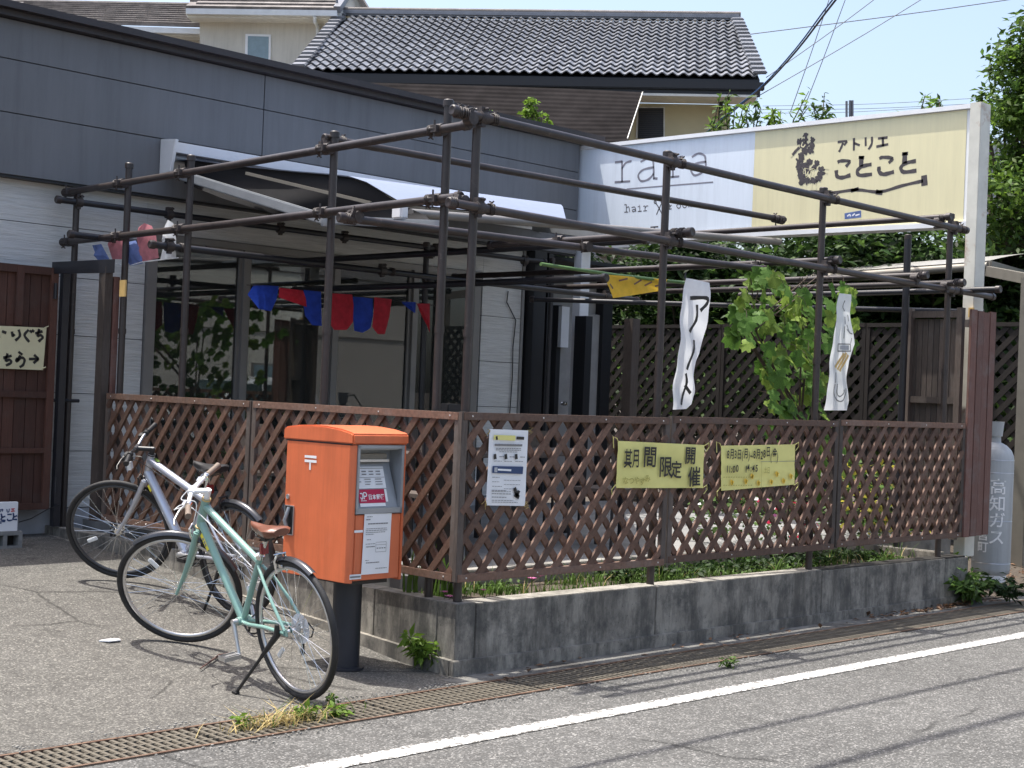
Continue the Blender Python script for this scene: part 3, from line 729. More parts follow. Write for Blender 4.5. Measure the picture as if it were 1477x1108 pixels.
MB().box((6.24, 7.42, 2.69), (6.31, 7.52, 2.80)).build('bar_cap', 'white', aw, bevel=.01)
e1 = onx(470, 317, 6.22)
for (s_, e_, f_) in (((6.30, 10.3, 3.22), e1, onx(645, 325, 6.30)), ((10.4, 10.3, 3.24), Vector((10.1, 8.9, 3.03)), (9.0, 7.53, 2.86))):
    MB().bar(s_, e_, .035, .075).build('arm', 'greymetal', aw, bevel=.008); MB().bar(e_, f_, .035, .06).build('arm', 'greymetal', aw, bevel=.008)
    MB().lathe([(.03, -.05), (.035, -.04), (.035, .04), (.03, .05)], e_, (0, 0, 1), 12).build('elbow', 'greymetal', aw, smooth=True)
MB().bar(onx(355, 250, 6.27), onx(535, 293, 6.27), .014, .022).build('tension_arm', 'carportframe', aw)
# ================================================================== PANEL SIGN ON POSTS
XS = 11.30
GS = Frame((XS, 0, 0), (0, -1, 0))
sg = empty('panel_sign', (XS, 6.0, .4), 'long lit-box style shop sign, pale blue half and yellow half, on a white post', 'sign')
def sz(y, top): return np.interp(y, [5.98, 10.6], [4.14, 4.20] if top else [3.125, 3.165])
yl, yr_ = 10.60, 6.06; ysp = onx(1087, 260, XS).y
MB().hexa([(XS, yr_, sz(yr_, 0)), (XS+.22, yr_, sz(yr_, 0)), (XS+.22, yl, sz(yl, 0)), (XS, yl, sz(yl, 0)), (XS, yr_, sz(yr_, 1)), (XS+.22, yr_, sz(yr_, 1)), (XS+.22, yl, sz(yl, 1)), (XS, yl, sz(yl, 1))]).build('cabinet', 'white', sg, bevel=.006)
def face(ya, yb_, mat, nm):
    MB().hexa([(XS-.004, yb_, sz(yb_, 0)+.035), (XS+.01, yb_, sz(yb_, 0)+.035), (XS+.01, ya, sz(ya, 0)+.035), (XS-.004, ya, sz(ya, 0)+.035),
               (XS-.004, yb_, sz(yb_, 1)-.035), (XS+.01, yb_, sz(yb_, 1)-.035), (XS+.01, ya, sz(ya, 1)-.035), (XS-.004, ya, sz(ya, 1)-.035)]).build(nm, mat, sg)
face(yl-.04, ysp, 'signwhite', 'sign_face'); face(ysp-.001, yr_+.035, 'signyellow', 'sign_face')
MB().hexa([(XS-.03, yr_-.01, sz(yr_, 1)-.03), (XS+.01, yr_-.01, sz(yr_, 1)-.03), (XS+.01, yl, sz(yl, 1)-.03), (XS-.03, yl, sz(yl, 1)-.03), (XS-.03, yr_-.01, sz(yr_, 1)+.008), (XS+.01, yr_-.01, sz(yr_, 1)+.008), (XS+.01, yl, sz(yl, 1)+.008), (XS-.03, yl, sz(yl, 1)+.008)]).build('top_trim', 'white', sg)
MB().hexa([(XS-.03, yr_-.01, sz(yr_, 0)-.008), (XS+.01, yr_-.01, sz(yr_, 0)-.008), (XS+.01, yl, sz(yl, 0)-.008), (XS-.03, yl, sz(yl, 0)-.008), (XS-.03, yr_-.01, sz(yr_, 0)+.034), (XS+.01, yr_-.01, sz(yr_, 0)+.034), (XS+.01, yl, sz(yl, 0)+.034), (XS-.03, yl, sz(yl, 0)+.034)]).build('bottom_trim', 'white', sg)
MB().box((XS-.03, 5.955, .35), (XS+.14, 6.055, 4.155)).build('post', 'rustywhite', sg, bevel=.004)
MB().box((XS-.0, 10.45, .35), (XS+.14, 10.56, 3.16)).build('post', 'white', sg, bevel=.004)
MB().box((XS-.05, 5.945, 2.35), (XS-.031, 5.99, 2.43)).build('tag_plate', 'brass', sg)
SGF = Frame((XS-.0046, 0, 0), (0, -1, 0))
def spx(pts): return [SGF.uv(onx(px, py, XS-.0046)) for px, py in pts]
# yellow half: bird, letters, branch   (photo pixels -> metres on the sign face)
def z4(pts): return [(1130+x*220/1477, 180+y*160/1074) for x, y in pts]
mb = MB()
L = [[(530, 168), (610, 160), (590, 195)], [(575, 180), (560, 220), (540, 258)],
     [(683, 135), (682, 245)], [(690, 180), (735, 198)],
     [(795, 128), (797, 200)], [(857, 122), (855, 185), (826, 235)],
     [(920, 133), (1003, 124)], [(962, 130), (965, 205)], [(905, 212), (1010, 190)]]
strokes(mb, SGF, [spx(z4(l)) for l in L], .022, .0004)
L = [[(530, 360), (560, 350), (640, 355), (610, 400)], [(512, 450), (520, 500), (570, 512), (642, 490)],
     [(755, 315), (752, 395)], [(845, 385), (760, 405), (715, 450), (740, 490), (850, 480)],
     [(935, 325), (965, 315), (1055, 325), (1025, 365)], [(925, 415), (930, 460), (975, 480), (1062, 458)],
     [(1177, 278), (1172, 365)], [(1275, 352), (1185, 372), (1138, 415), (1165, 458), (1280, 445)]]
strokes(mb, SGF, [spx(z4(l)) for l in L], .036, .0004, ws=[.030, .036, .044, .034]*2)
strokes(mb, SGF, [spx(z4(l)) for l in ([(735, 316), (775, 318)], [(1155, 283), (1200, 278)])], .028, .0004)
mb.build('lettering', 'signink', sg)
mb = MB(); strokes(mb, SGF, [spx(z4([(80, 648), (300, 650), (460, 662), (700, 630), (930, 650), (1150, 590), (1345, 545)])), spx(z4([(660, 640), (722, 620)])), spx(z4([(905, 652), (950, 660)]))], .026, .0003, ws=[.028, .03, .04])
strokes(mb, SGF, [spx(z4([(1362, 505), (1366, 575)]))], .055, .0003); mb.build('branch_print', 'signink', sg)
mb = MB(); random.seed(3)
blobs = [(215, 110, 22), (150, 165, 30), (285, 150, 28), (200, 150, 30), (200, 200, 45), (275, 200, 32), (262, 245, 38), (210, 255, 40), (180, 300, 42), (165, 350, 46), (150, 400, 42), (160, 450, 44), (170, 500, 42), (175, 550, 34), (230, 545, 42), (290, 545, 36), (340, 520, 34), (365, 480, 34), (370, 430, 28), (325, 370, 26), (255, 360, 30), (220, 390, 40), (300, 410, 26), (230, 440, 36)]
for cx_, cy_, r_ in blobs:
    for k in range(15):
        an = random.uniform(0, 6.28); rr = r_*random.uniform(.1, .75); x, y = cx_+rr*math.cos(an), cy_+rr*math.sin(an)
        an2 = random.uniform(0, 3.14); l_ = random.uniform(9, 16)
        strokes(mb, SGF, [spx(z4([(x-l_*math.cos(an2), y-l_*math.sin(an2)), (x+l_*math.cos(an2), y+l_*math.sin(an2))]))], .019, .0003+k*.00008)
strokes(mb, SGF, [spx(z4([(150, 225), (120, 255), (92, 288)]))], .028, .0010)
mb.build('bird_print', 'signink', sg)
mb = MB()
for ln in ([(205, 425), (255, 432), (320, 425)], [(222, 505), (235, 470), (250, 440)], [(250, 515), (265, 480), (270, 440)], [(285, 505), (292, 470), (290, 435)], [(212, 430), (215, 480), (225, 510)], [(185, 170), (175, 205), (195, 215), (210, 195)], [(255, 420), (285, 390)], [(270, 440), (330, 420)], [(395, 420), (440, 425)], [(400, 450), (425, 470)], [(275, 570), (272, 620)], [(315, 570), (314, 620)], [(85, 295), (72, 312)], [(200, 120), (205, 160), (212, 160)]):
    strokes(mb, SGF, [spx(z4(ln))], .011, .0014)
mb.build('bird_highlight', 'signyellow', sg)
mb = MB(); strokes(mb, SGF, [spx(z4([(605, 885), (740, 865)]))], .055, .0004); mb.build('sticker', 'bluefilm', sg)
mb = MB(); strokes(mb, SGF, [spx(z4([(620, 885), (640, 870), (650, 885)])), spx(z4([(670, 880), (690, 862)])), spx(z4([(700, 878), (735, 868)]))], .012, .0008); mb.build('sticker_print', 'paper', sg)
# pale half: rara / underline / hair room
def z3(pts): return [(840+x*260/1477, 200+y*195/1108) for x, y in pts]
mb = MB()
L = [[(270, 195), (325, 188)], [(325, 190), (325, 355)], [(268, 358), (388, 350)], [(325, 245), (355, 200), (400, 185)],
     [(480, 190), (530, 165), (575, 180), (583, 230), (585, 330)], [(583, 235), (500, 255), (458, 300), (480, 348), (540, 335), (583, 290)], [(585, 325), (612, 328)],
     [(688, 152), (740, 148)], [(740, 150), (742, 315)], [(675, 320), (790, 310)], [(742, 200), (770, 160), (822, 148)],
     [(900, 150), (950, 122), (1000, 140), (1010, 190), (1012, 265)], [(1010, 190), (930, 205), (890, 250), (915, 300), (970, 285), (1010, 245)], [(1010, 265), (1035, 268)]]
strokes(mb, SGF, [spx(z3(l)) for l in L], .022, .0004); mb.build('lettering', 'signgrey', sg)
mb = MB(); strokes(mb, SGF, [spx(z3([(365, 413), (1070, 357)]))], .012, .0004); mb.build('underline', 'signgrey', sg)
mb = MB()
L = [[(345, 543), (360, 541)], [(360, 541), (360, 602)], [(345, 604), (375, 602)], [(360, 570), (380, 560), (388, 600)],
     [(405, 565), (430, 562), (438, 598)], [(436, 578), (410, 585), (415, 600), (436, 590)],
     [(455, 560), (470, 558), (470, 595)], [(456, 598), (485, 594)], [(469, 545), (470, 546)],
     [(500, 556), (513, 555), (513, 592)], [(500, 594), (528, 590)], [(513, 570), (525, 553), (538, 553)],
     [(705, 545), (716, 542), (716, 578)], [(703, 580), (730, 576)], [(716, 560), (730, 545)],
     [(790, 535), (772, 552), (790, 572), (806, 552), (790, 535)], [(838, 530), (820, 548), (838, 568), (855, 548), (838, 530)],
     [(872, 530), (872, 562)], [(872, 540), (888, 530), (890, 562)], [(890, 540), (906, 528), (910, 560)]]
strokes(mb, SGF, [spx(z3(l)) for l in L], .0085, .0004)
strokes(mb, SGF, [spx(z3([(655, 520), (630, 570), (608, 622)])), spx(z3([(600, 525), (628, 570), (652, 618)])), spx(z3([(650, 510), (662, 522), (652, 532), (645, 520), (650, 510)])), spx(z3([(595, 508), (605, 520), (596, 532), (588, 518), (595, 508)]))], .011, .0004)
strokes(mb, SGF, [spx(z3([(560, 726), (620, 722)])), spx(z3([(590, 724), (590, 790)]))], .012, .0004)
mb.build('small_lettering', 'signink', sg)
# ================================================================== WOODEN BOARD SCREEN AT THE RIGHT END
bs = empty('board_screen', (11.1, 5.9, .5), 'tall reddish brown vertical board screen at the right end of the fence', 'wooden screen')
xa = 10.955
for i in range(4):
    w_ = .098
    MB().box((xa+i*.104, 5.80-.004*(i % 2), .54+.003*i), (xa+i*.104+w_, 5.822, 2.395-.006*((i*7) % 3))).build('board', 'board', bs, bevel=.002)
MB().box((xa, 5.823, 2.25), (xa+.41, 5.86, 2.31)).build('batten', 'greywood', bs); MB().box((xa, 5.823, .7), (xa+.41, 5.86, .76)).build('batten', 'greywood', bs)
# framed gate panel running back from it
gp = empty('weathered_gate', (11.0, 6.5, .5), 'weathered framed plank gate standing behind the lattice fence at the right', 'gate')
g0, g1 = onx(1387, 460, 11.12).y, onx(1314, 462, 11.12).y
for i in range(9):
    ya = g0+(g1-g0)*i/9; yb_ = g0+(g1-g0)*(i+1)/9
    MB().box((11.14, ya+.003, .55), (11.16, yb_-.003, 2.33)).build('plank', 'greywood', gp)
for z in (1.62, 2.34, .6): MB().box((11.10, g0, z), (11.139, g1, z+.055)).build('rail', 'greywood', gp)
for y in (g0, g1): MB().box((11.09, y-.02, .5), (11.145, y+.03, 2.42)).build('stile', 'greywood', gp)
# ================================================================== LEFT: GATE, POSTS, SIGN SHEET, BLOCK
YG = 10.42
GF = Frame((0, YG, 0), (1, 0, 0))
gt = empty('brown_board_gate', (4.6, YG, .5), 'dark brown board gate against the shop wall at the left edge, with a paper notice', 'gate')
random.seed(11)
x = 2.6
gl, gr_ = 2.6, ony(70, 560, YG).x
zt_ = ony(40, 385, YG).z; zb_ = ony(40, 735, YG).z
n = 30; wv_ = (gr_-gl)/n
for i in range(n):
    MB().box((gl+i*wv_+.002, YG+random.uniform(0, .004), zb_+.03), (gl+(i+1)*wv_-.002, YG+.02, zt_-.03)).build('board', 'gateboard', gt, bevel=.0015)
for z, h_ in ((zt_-.05, .06), (ony(40, 570, YG).z-.02, .05), (ony(40, 650, YG).z-.02, .04), (zb_, .05)):
    MB().box((gl, YG-.03, z), (gr_, YG-.002, z+h_)).build('rail', 'gateboard', gt, bevel=.002)
for xx in (gl, gr_, ony(28, 560, YG).x-.3 if False else (gl+gr_)/2, ony(25, 450, YG).x):
    z1 = zt_; z0 = zb_ if xx != ony(25, 450, YG).x else ony(40, 470, YG).z
    MB().box((xx-.03, YG-.034, z0), (xx+.03, YG-.003, z1)).build('stile', 'gateboard', gt, bevel=.002)
gf = empty('gate_frame', (5.5, YG, .4), 'black metal gate frame with top bar and hinges beside the brown board gate', 'gate frame')
a = ony(83, 560, YG); b = ony(98, 560, YG)
MB().box((a.x-.02, YG-.06, .40), (a.x+.035, YG-.005, ony(88, 380, YG).z)).build('post', 'darkmetal', gf)
p0 = ony(78, 378, YG-.03); p1 = onx(163, 374, 5.38)
MB().hexa([(p0.x, p0.y-.03, p0.z-.09), (p1.x, p1.y-.03, p1.z-.10), (p1.x, p1.y+.03, p1.z-.10), (p0.x, p0.y+.03, p0.z-.09), (p0.x, p0.y-.03, p0.z), (p1.x, p1.y-.03, p1.z), (p1.x, p1.y+.03, p1.z), (p0.x, p0.y+.03, p0.z)]).build('top_bar', 'darkmetal', gf)
for py in (420, 700): q = ony(80, py, YG-.05); MB().tube([(q.x, YG-.05, q.z-.06), (q.x, YG-.05, q.z+.06)], .014, 8).build('hinge', 'darkmetal', gf)
MB().tube([onx(100, 578, 5.5)-Vector((.14, 0, 0)), onx(100, 578, 5.5)+Vector((.08, 0, 0))], .014, 8).build('latch', 'darkmetal', gf)
q = onx(160, 560, 5.40)
tag(MB().box((5.37, 9.70, .50), (5.43, 9.80, onx(160, 384, 5.40).z)).build('wooden_post', 'greywood', bevel=.003), 'weathered grey brown post at the far left end of the lattice fence', 'post')
tag(MB().box((5.44, 9.70, 1.43), (5.49, 9.75, onx(172, 398, 5.42).z)).build('wooden_post', 'board', bevel=.003), 'reddish brown timber post rising above the left end of the fence, tan tag on top', 'post')
q = onx(175, 402, 5.42); tag(MB().box((5.425, q.y-.05, q.z-.13), (5.437, q.y+.03, q.z-.01)).build('tag_plate', 'brass'), 'small tan tag tied at the top of the reddish post', 'tag')
sn = empty('paper_notice', ony(30, 500, YG-.04), 'cream paper notice with handwritten Japanese and an arrow on the brown gate', 'notice')
pa, pb2, pc, pd = [ony(px, py, YG-.037) for px, py in ((-90, 466), (67, 473), (62, 534), (-90, 528))]
MB().prism([pa, pd, pc, pb2], (0, -.0015, 0)).build('sheet', 'cream', sn)
NF = Frame((0, YG-.0385, 0), (1, 0, 0))
def npx(pts): return [NF.uv(ony(px, py, YG-.0385)) for px, py in pts]
def zn(pts): return [(x*220/1219, 360+y*200/1108) for x, y in pts]
mb = MB()
L = [[(20, 655), (45, 665)], [(95, 660), (100, 690), (112, 680)], [(150, 645), (158, 690), (125, 725)], [(225, 645), (195, 685), (230, 735)], [(240, 650), (252, 660)], [(258, 645), (268, 655)],
     [(285, 670), (335, 655)], [(312, 640), (300, 690), (325, 685), (340, 705), (310, 732)],
     [(30, 865), (88, 850)], [(58, 835), (45, 890), (75, 880), (88, 905), (50, 925)],
     [(150, 820), (175, 838)], [(135, 870), (130, 895), (170, 865), (195, 880), (185, 920), (160, 938)], [(160, 850), (140, 880)],
     [(235, 875), (302, 875)], [(275, 845), (303, 875), (270, 905)],
     [(-60, 660), (-58, 700), (-40, 690)], [(-20, 655), (-10, 700)], [(-80, 840), (-30, 838)], [(-85, 900), (-60, 915), (-25, 905)]]
strokes(mb, NF, [npx(zn(l)) for l in L], .020, .002); mb.build('lettering', 'ink', sn)
for px in (64, 60):
    q = ony(px, 473 if px == 64 else 532, YG-.04); MB().tube([q, q+Vector((.03, -.01, .015))], .004, 5).build('tie', 'cream', sn)
# block with small sign
bl = empty('cinder_block', (4.8, 10.1, .3), 'grey cinder block lying by the shop wall under a small white sign', 'block')
q1 = ony(33, 766, 9.95); q2 = ony(-60, 766, 9.95); gzz = gz(9.95)
MB().box((q2.x, 9.95, q1.z-.030), (q1.x, 10.05, q1.z)).build('top_shell', 'block', bl, bevel=.004); MB().box((q2.x, 9.95, gzz-.02), (q1.x, 10.05, gzz+.015)).build('bottom_shell', 'block', bl)
xx = q1.x
while xx > q2.x:
    MB().box((xx-.03, 9.951, gzz), (xx, 10.05, q1.z-.02)).build('web', 'block', bl); xx -= .115
MB().box((q2.x, 10.03, gzz), (q1.x-.01, 10.045, q1.z-.02)).build('inner_web', 'void', bl)
ss = empty('small_sign', (4.7, 10.0, q1.z), 'small white sign with dark Japanese lettering standing on the cinder block', 'sign')
a, b = ony(27, 724, 9.97), ony(-62, 724, 9.97)
MB().hexa([(b.x, 9.97, q1.z), (a.x, 9.97, q1.z), (a.x, 10.03, q1.z), (b.x, 10.03, q1.z), (b.x, 9.975, a.z), (a.x, 9.975, a.z), (a.x, 10.01, a.z), (b.x, 10.01, a.z)]).build('board', 'paper', ss, bevel=.003)
SSF = Frame((0, 9.9705, 0), (1, 0, 0))
def ssp(pts): return [SSF.uv(ony(x*260/1477, 700+y*195/1108, 9.9705)) for x, y in pts]
mb = MB()
L = [[(60, 235), (90, 235), (85, 250)], [(78, 242), (72, 262)], [(98, 230), (100, 260), (130, 255)], [(20, 245), (0, 260)], [(-30, 240), (-28, 262)],
     [(-60, 240), (-10, 235)], [(-58, 280), (-10, 285)], [(10, 235), (15, 265)], [(40, 255), (15, 265), (10, 285), (42, 288)], [(62, 240), (92, 238)], [(60, 278), (68, 290), (98, 285)], [(108, 230), (112, 258)], [(137, 250), (112, 262), (106, 278), (136, 280)]]
strokes(mb, SSF, [ssp(l) for l in L[5:]], .011, .002); mb.build('lettering', 'inkblue', ss)
mb = MB(); strokes(mb, SSF, [ssp(l) for l in ([(55, 198), (58, 215)], [(75, 195), (72, 215), (62, 222)], [(0, 200), (22, 198), (18, 212)], [(8, 205), (0, 218)], [(-30, 200), (-28, 218)], [(0, 300), (40, 298)], [(-50, 312), (10, 310)])], .007, .002); mb.build('small_lettering', 'inkblue', ss)
mb = MB(); strokes(mb, SSF, [ssp(l) for l in ([(92, 195), (118, 193)], [(105, 194), (106, 212)], [(90, 214), (120, 211)])], .007, .002); mb.build('red_lettering', 'inkred', ss)
wq = [ony(28, 753, 10.0), ony(45, 748, 10.1), ony(68, 735, 10.25), ony(85, 728, 10.35)]
tag(MB().tube(wq, .004, 5).build('power_cord', 'black'), 'thin black cord running from the small white sign to the gate post', 'cord')
# ================================================================== ORANGE POST BOX
random.seed(5)
az = R(2.0); ex = Vector((math.cos(az), math.sin(az), 0)); ey = Vector((-math.sin(az), math.cos(az), 0)); ez = Vector((0, 0, 1))
A0 = Vector((4.81, 6.03, .52)); BW, BD, BH = .392, .585, .734
mbx = empty('post_box', (5.03, 6.30, 0), 'orange street post box on a black pedestal, standing in front of the lattice fence corner', 'post box')
def Lb(a, b, c): return A0+ex*a+ey*b+ez*c
def lbox(mb, lo, hi):
    x0, y0, z0 = lo; x1, y1, z1 = hi
    return mb.hexa([Lb(x0, y0, z0), Lb(x1, y0, z0), Lb(x1, y1, z0), Lb(x0, y1, z0), Lb(x0, y0, z1), Lb(x1, y0, z1), Lb(x1, y1, z1), Lb(x0, y1, z1)])
# body with the opening for the slot unit, chamfered front corners
oa, ob, oc, od = .034, .362, .366, BH
mb = MB()
ch = .022
mb.prism([Lb(0, ch, 0), Lb(ch, 0, 0), Lb(oa, 0, 0), Lb(oa, .11, 0), Lb(ob, .11, 0), Lb(ob, 0, 0), Lb(BW-ch*.6, 0, 0), Lb(BW, ch*.6, 0), Lb(BW, BD-.03, 0), Lb(BW-.03, BD, 0), Lb(.03, BD, 0), Lb(0, BD-.03, 0)], ez*(BH-.004))
mb.build('body', 'orange', mbx, bevel=.003)
dmb = MB(); lbox(dmb, (oa+.003, .001, .012), (ob-.003, .09, oc-.006)); fd = dmb.build('front_door', 'orange', mbx, bevel=.003)
lid = MB(); sec = []
for (b, zz) in ((-.003, 0), (-.006, .008), (-.005, .055), (.02, .064), (.10, .078), (.22, .088), (.34, .090), (.46, .084), (BD-.01, .070), (BD+.003, .055), (BD+.004, .0)): sec.append((b, zz))
ins = .012
outer = [Lb(-.004, b, BH+z) for b, z in sec]
lid.prism(outer, ex*(BW+.008)); lid.build('lid', 'orange', mbx, smooth=True, bevel=.008)
MB().lathe([(.079, -.03), (.079, .54)], (5.03, 6.30, 0), (0, 0, 1), 40).build('pedestal', 'postblack', mbx, smooth=True)
MB().lathe([(.105, .0), (.105, .012), (.08, .015)], (5.03, 6.30, gz(6.3)-.004), (0, 0, 1), 32).build('base_flange', 'postblack', mbx, smooth=True)
mb = MB(); lbox(mb, (.06, .06, -.018), (BW-.06, BD-.08, 0)); mb.build('bottom_plate', 'black', mbx)
PF = Frame(A0, ex); LF = Frame(A0+ey*BD, -ey)
# slot unit
su = MB()
for lo, hi in (((oa, -.006, oc), (ob, .02, oc+.030)), ((oa, -.006, od-.022), (ob, .02, od-.004)), ((oa, -.006, oc), (oa+.016, .02, od-.004)), ((ob-.016, -.006, oc), (ob, .02, od-.004))): lbox(su, lo, hi)
lbox(su, (oa, .018, od-.03), (ob, .108, od-.01)); lbox(su, (oa+.0, .018, oc), (oa+.012, .108, od-.01)); lbox(su, (ob-.012, .018, oc), (ob, .108, od-.01)); lbox(su, (oa, .018, oc), (ob, .108, oc+.03)); lbox(su, (oa, .100, oc), (ob, .109, od))
slot = su.build('slot_surround', 'greymetal', mbx, bevel=.002)
mb = MB(); mb.hexa([Lb(oa+.013, .012, oc+.03), Lb(ob-.013, .012, oc+.03), Lb(ob-.013, .10, oc+.03), Lb(oa+.013, .10, oc+.03), Lb(oa+.013, .085, oc+.265), Lb(ob-.03, .085, oc+.265), Lb(ob-.03, .1, oc+.265), Lb(oa+.013, .1, oc+.265)]); mb.build('sloping_plate', 'greymetal', mbx)
mb = MB(); lbox(mb, (oa+.03, .055, oc+.285), (ob-.07, .098, oc+.318)); mb.build('letter_slot', 'carportframe', mbx, bevel=.003)
mb = MB(); lbox(mb, (oa+.025, .046, oc+.272), (ob-.06, .060, oc+.286)); mb.build('slot_lip', 'alloy', mbx, bevel=.002)
sn_ = (Lb(0, .085, oc+.265)-Lb(0, .012, oc+.03)).normalized()
SP = Frame(Lb(oa+.013, .0105, oc+.03), ex, sn_)
def fsheet(fr, a0, b0, a1, b1, mat, par, name, h=.002, sk=0, curl=0):
    mb = MB(); n = 6; m_ = 5
    for j in range(m_+1):
        for i in range(n+1):
            u, v = i/n, j/m_
            mb.v.append(tuple(fr.p(a0+(a1-a0)*u+sk*v, b0+(b1-b0)*v, h+curl*(math.sin(3*u+2*v)+math.sin(5*v))*.5+abs(curl))))
    for j in range(m_):
        for i in range(n): q = j*(n+1)+i; mb.f.append((q, q+1, q+n+2, q+n+1))
    return mb.build(name, mat, par, smooth=True)
fsheet(SP, .004, .105, .235, .225, 'paper', mbx, 'collection_times_sheet', .002, .0)
mb = MB()
for r_ in range(2):
    for c_ in range(3): strokes(mb, SP, [[(.075+c_*.05, .198-r_*.016), (.105+c_*.05, .198-r_*.016)]], .005, .005)
strokes(mb, SP, [[(.008, .165), (.23, .165)]], .002, .005); strokes(mb, SP, [[(.055, .17), (.055, .215)]], .002, .005); strokes(mb, SP, [[(.055, .215), (.23, .215)]], .0025, .005)
for r_ in range(3):
    for c_ in range(3): strokes(mb, SP, [[(.012+c_*.075, .155-r_*.014), (.012+c_*.075+random.uniform(.02, .05), .155-r_*.014)]], .004, .005)
mb.build('sheet_print', 'inkgrey', mbx)
fsheet(SP, .028, .025, .215, .100, 'crimson', mbx, 'operator_plate', .003)
fsheet(SP, .030, .006, .21, .024, 'paper', mbx, 'plate_edge', .003); fsheet(SP, .216, .03, .232, .10, 'paper', mbx, 'plate_edge', .003)
text('日本郵便', SP, .093, .046, .031, 'paper', mbx, bold=.0006, h=.005, sx=.93)
mb = MB(); strokes(mb, SP, [[(.040, .078), (.054, .078)], [(.054, .078), (.054, .052), (.044, .048), (.040, .056)], [(.064, .048), (.064, .080), (.080, .080), (.084, .070), (.078, .062), (.066, .062)]], .006, .0055)
for i in range(5): strokes(mb, SP, [[(.040+i*.008, .038), (.044+i*.008, .038)]], .004, .0055)
mb.build('operator_logo', 'paper', mbx)
# notice and small labels on the front door
fsheet(PF, .088, .043, .282, .372, 'paper', mbx, 'notice_sheet', .0035, .008, .001)
mb = MB()
for (b_, a_, e_, w_) in ((.350, .112, .150, .003), (.335, .108, .135, .005), (.312, .122, .262, .0055), (.286, .112, .255, .003), (.276, .108, .258, .003), (.266, .108, .245, .003), (.256, .108, .165, .003), (.228, .118, .145, .003), (.205, .110, .175, .0028), (.190, .115, .175, .0045), (.118, .112, .135, .003), (.105, .118, .21, .0045), (.072, .185, .265, .003)):
    x = a_
    while x < e_: w2 = random.uniform(.008, .02); strokes(mb, PF, [[(x, b_), (min(e_, x+w2), b_)]], w_, .007); x += w2+.004
strokes(mb, PF, [[(.182, .212), (.256, .212)], [(.256, .212), (.256, .160)], [(.256, .160), (.182, .160)], [(.182, .160), (.182, .212)], [(.182, .198), (.256, .198)]], .0018, .007)
for i in range(4): strokes(mb, PF, [[(.19+i*.017, .180), (.199+i*.017, .180)]], .005, .007)
mb.build('notice_print', 'inkgrey', mbx)
fsheet(PF, .010, .022, .090, .048, 'paper', mbx, 'serial_label', .0035); fsheet(PF, .030, .268, .090, .281, 'paper', mbx, 'small_label', .0032)
mb = MB(); [strokes(mb, PF, [[(.014+i*.009, .034), (.019+i*.009, .036)]], .008, .006) for i in range(8)]; mb.build('label_print', 'inkgrey', mbx)
def lpx(pts): return [LF.uv(onp(400+x/4.26, 600+y/4.26, LF.o, LF.n)) for x, y in pts]
mb = MB(); strokes(mb, LF, [lpx([(172, 248), (240, 254)]), lpx([(172, 275), (240, 281)])], .024, .002, ws=[.013, .013]); strokes(mb, LF, [lpx([(203, 290), (202, 328)])], .012, .002); mb.build('postal_mark', 'paper', mbx)
(a1, b1), (a2, b2) = lpx([(52, 548)])[0], lpx([(97, 732)])[0]
hb = MB(); hb.hexa([LF.p(a1, b2, .0), LF.p(a2, b2, .0), LF.p(a2, b2, .003), LF.p(a1, b2, .003), LF.p(a1, b1, .0), LF.p(a2, b1, .0), LF.p(a2, b1, .003), LF.p(a1, b1, .003)]); hr = hb.build('handle_recess', 'black', mbx)
hb = MB(); hb.tube([LF.p(a1+.035, b1-.01, .004), LF.p(a1+.03, (b1+b2)/2, .028), LF.p(a1+.035, b2+.01, .004)], .011, 10); hb.build('handle', 'greymetal', hr, smooth=True)
mb = MB()
for (p, q) in (((a1, b1), (a2, b1)), ((a2, b1), (a2, b2)), ((a2, b2), (a1, b2)), ((a1, b2), (a1, b1))): mb.bar(LF.p(*p, .003), LF.p(*q, .003), .006, .005)
mb.build('recess_rim', 'alloy', hr)
kx, ky = lpx([(67, 495)])[0]; MB().lathe([(.014, 0), (.014, .006), (.010, .007), (.004, .004)], LF.p(kx, ky, 0), LF.n, 16).build('keyhole', 'alloy', mbx, smooth=True)
MB().bar(LF.p(.02, BH-.002, -.002), LF.p(BD-.01, BH-.002, -.002), .006, .006).build('lid_gap', 'black', mbx)
# ================================================================== BICYCLES
WR = .35
def tor(mb, R_, r1, r2, n=56, m_=10, c=(0, 0, 0)):
    o = len(mb.v)
    for i in range(n):
        t = 2*math.pi*i/n
        for j in range(m_):
            s = 2*math.pi*j/m_; rr = R_+r1*math.cos(s)
            mb.v.append((c[0]+rr*math.cos(t), c[1]+r2*math.sin(s), c[2]+rr*math.sin(t)))
    for i in range(n):
        for j in range(m_):
            a, b = i*m_+j, i*m_+(j+1) % m_; a2, b2 = ((i+1) % n)*m_+j, ((i+1) % n)*m_+(j+1) % m_
            mb.f.append((o+a, o+a2, o+b2, o+b))
    return mb
tyre_me = tor(MB(), WR-.017, .017, .017).mesh('tyre', 'rubber', True)
rim_me = tor(MB(), WR-.041, .011, .010).mesh('wheel', 'alloy', True)
spoke_me = MB().tube([(0, 0, .022), (0, 0, WR-.05)], .00115, 4).mesh('spoke', 'chrome')
hub_me = MB().lathe([(.010, -.052), (.012, -.038), (.024, -.034), (.024, -.029), (.014, -.024), (.014, .024), (.024, .029), (.024, .034), (.012, .038), (.010, .052)], (0, 0, 0), (0, 1, 0), 16).mesh('hub', 'chrome', True)
refl_me = MB().box((-.035, -.006, -.013), (.035, .006, .013)).mesh('reflector', 'reflector', bevel=.004)
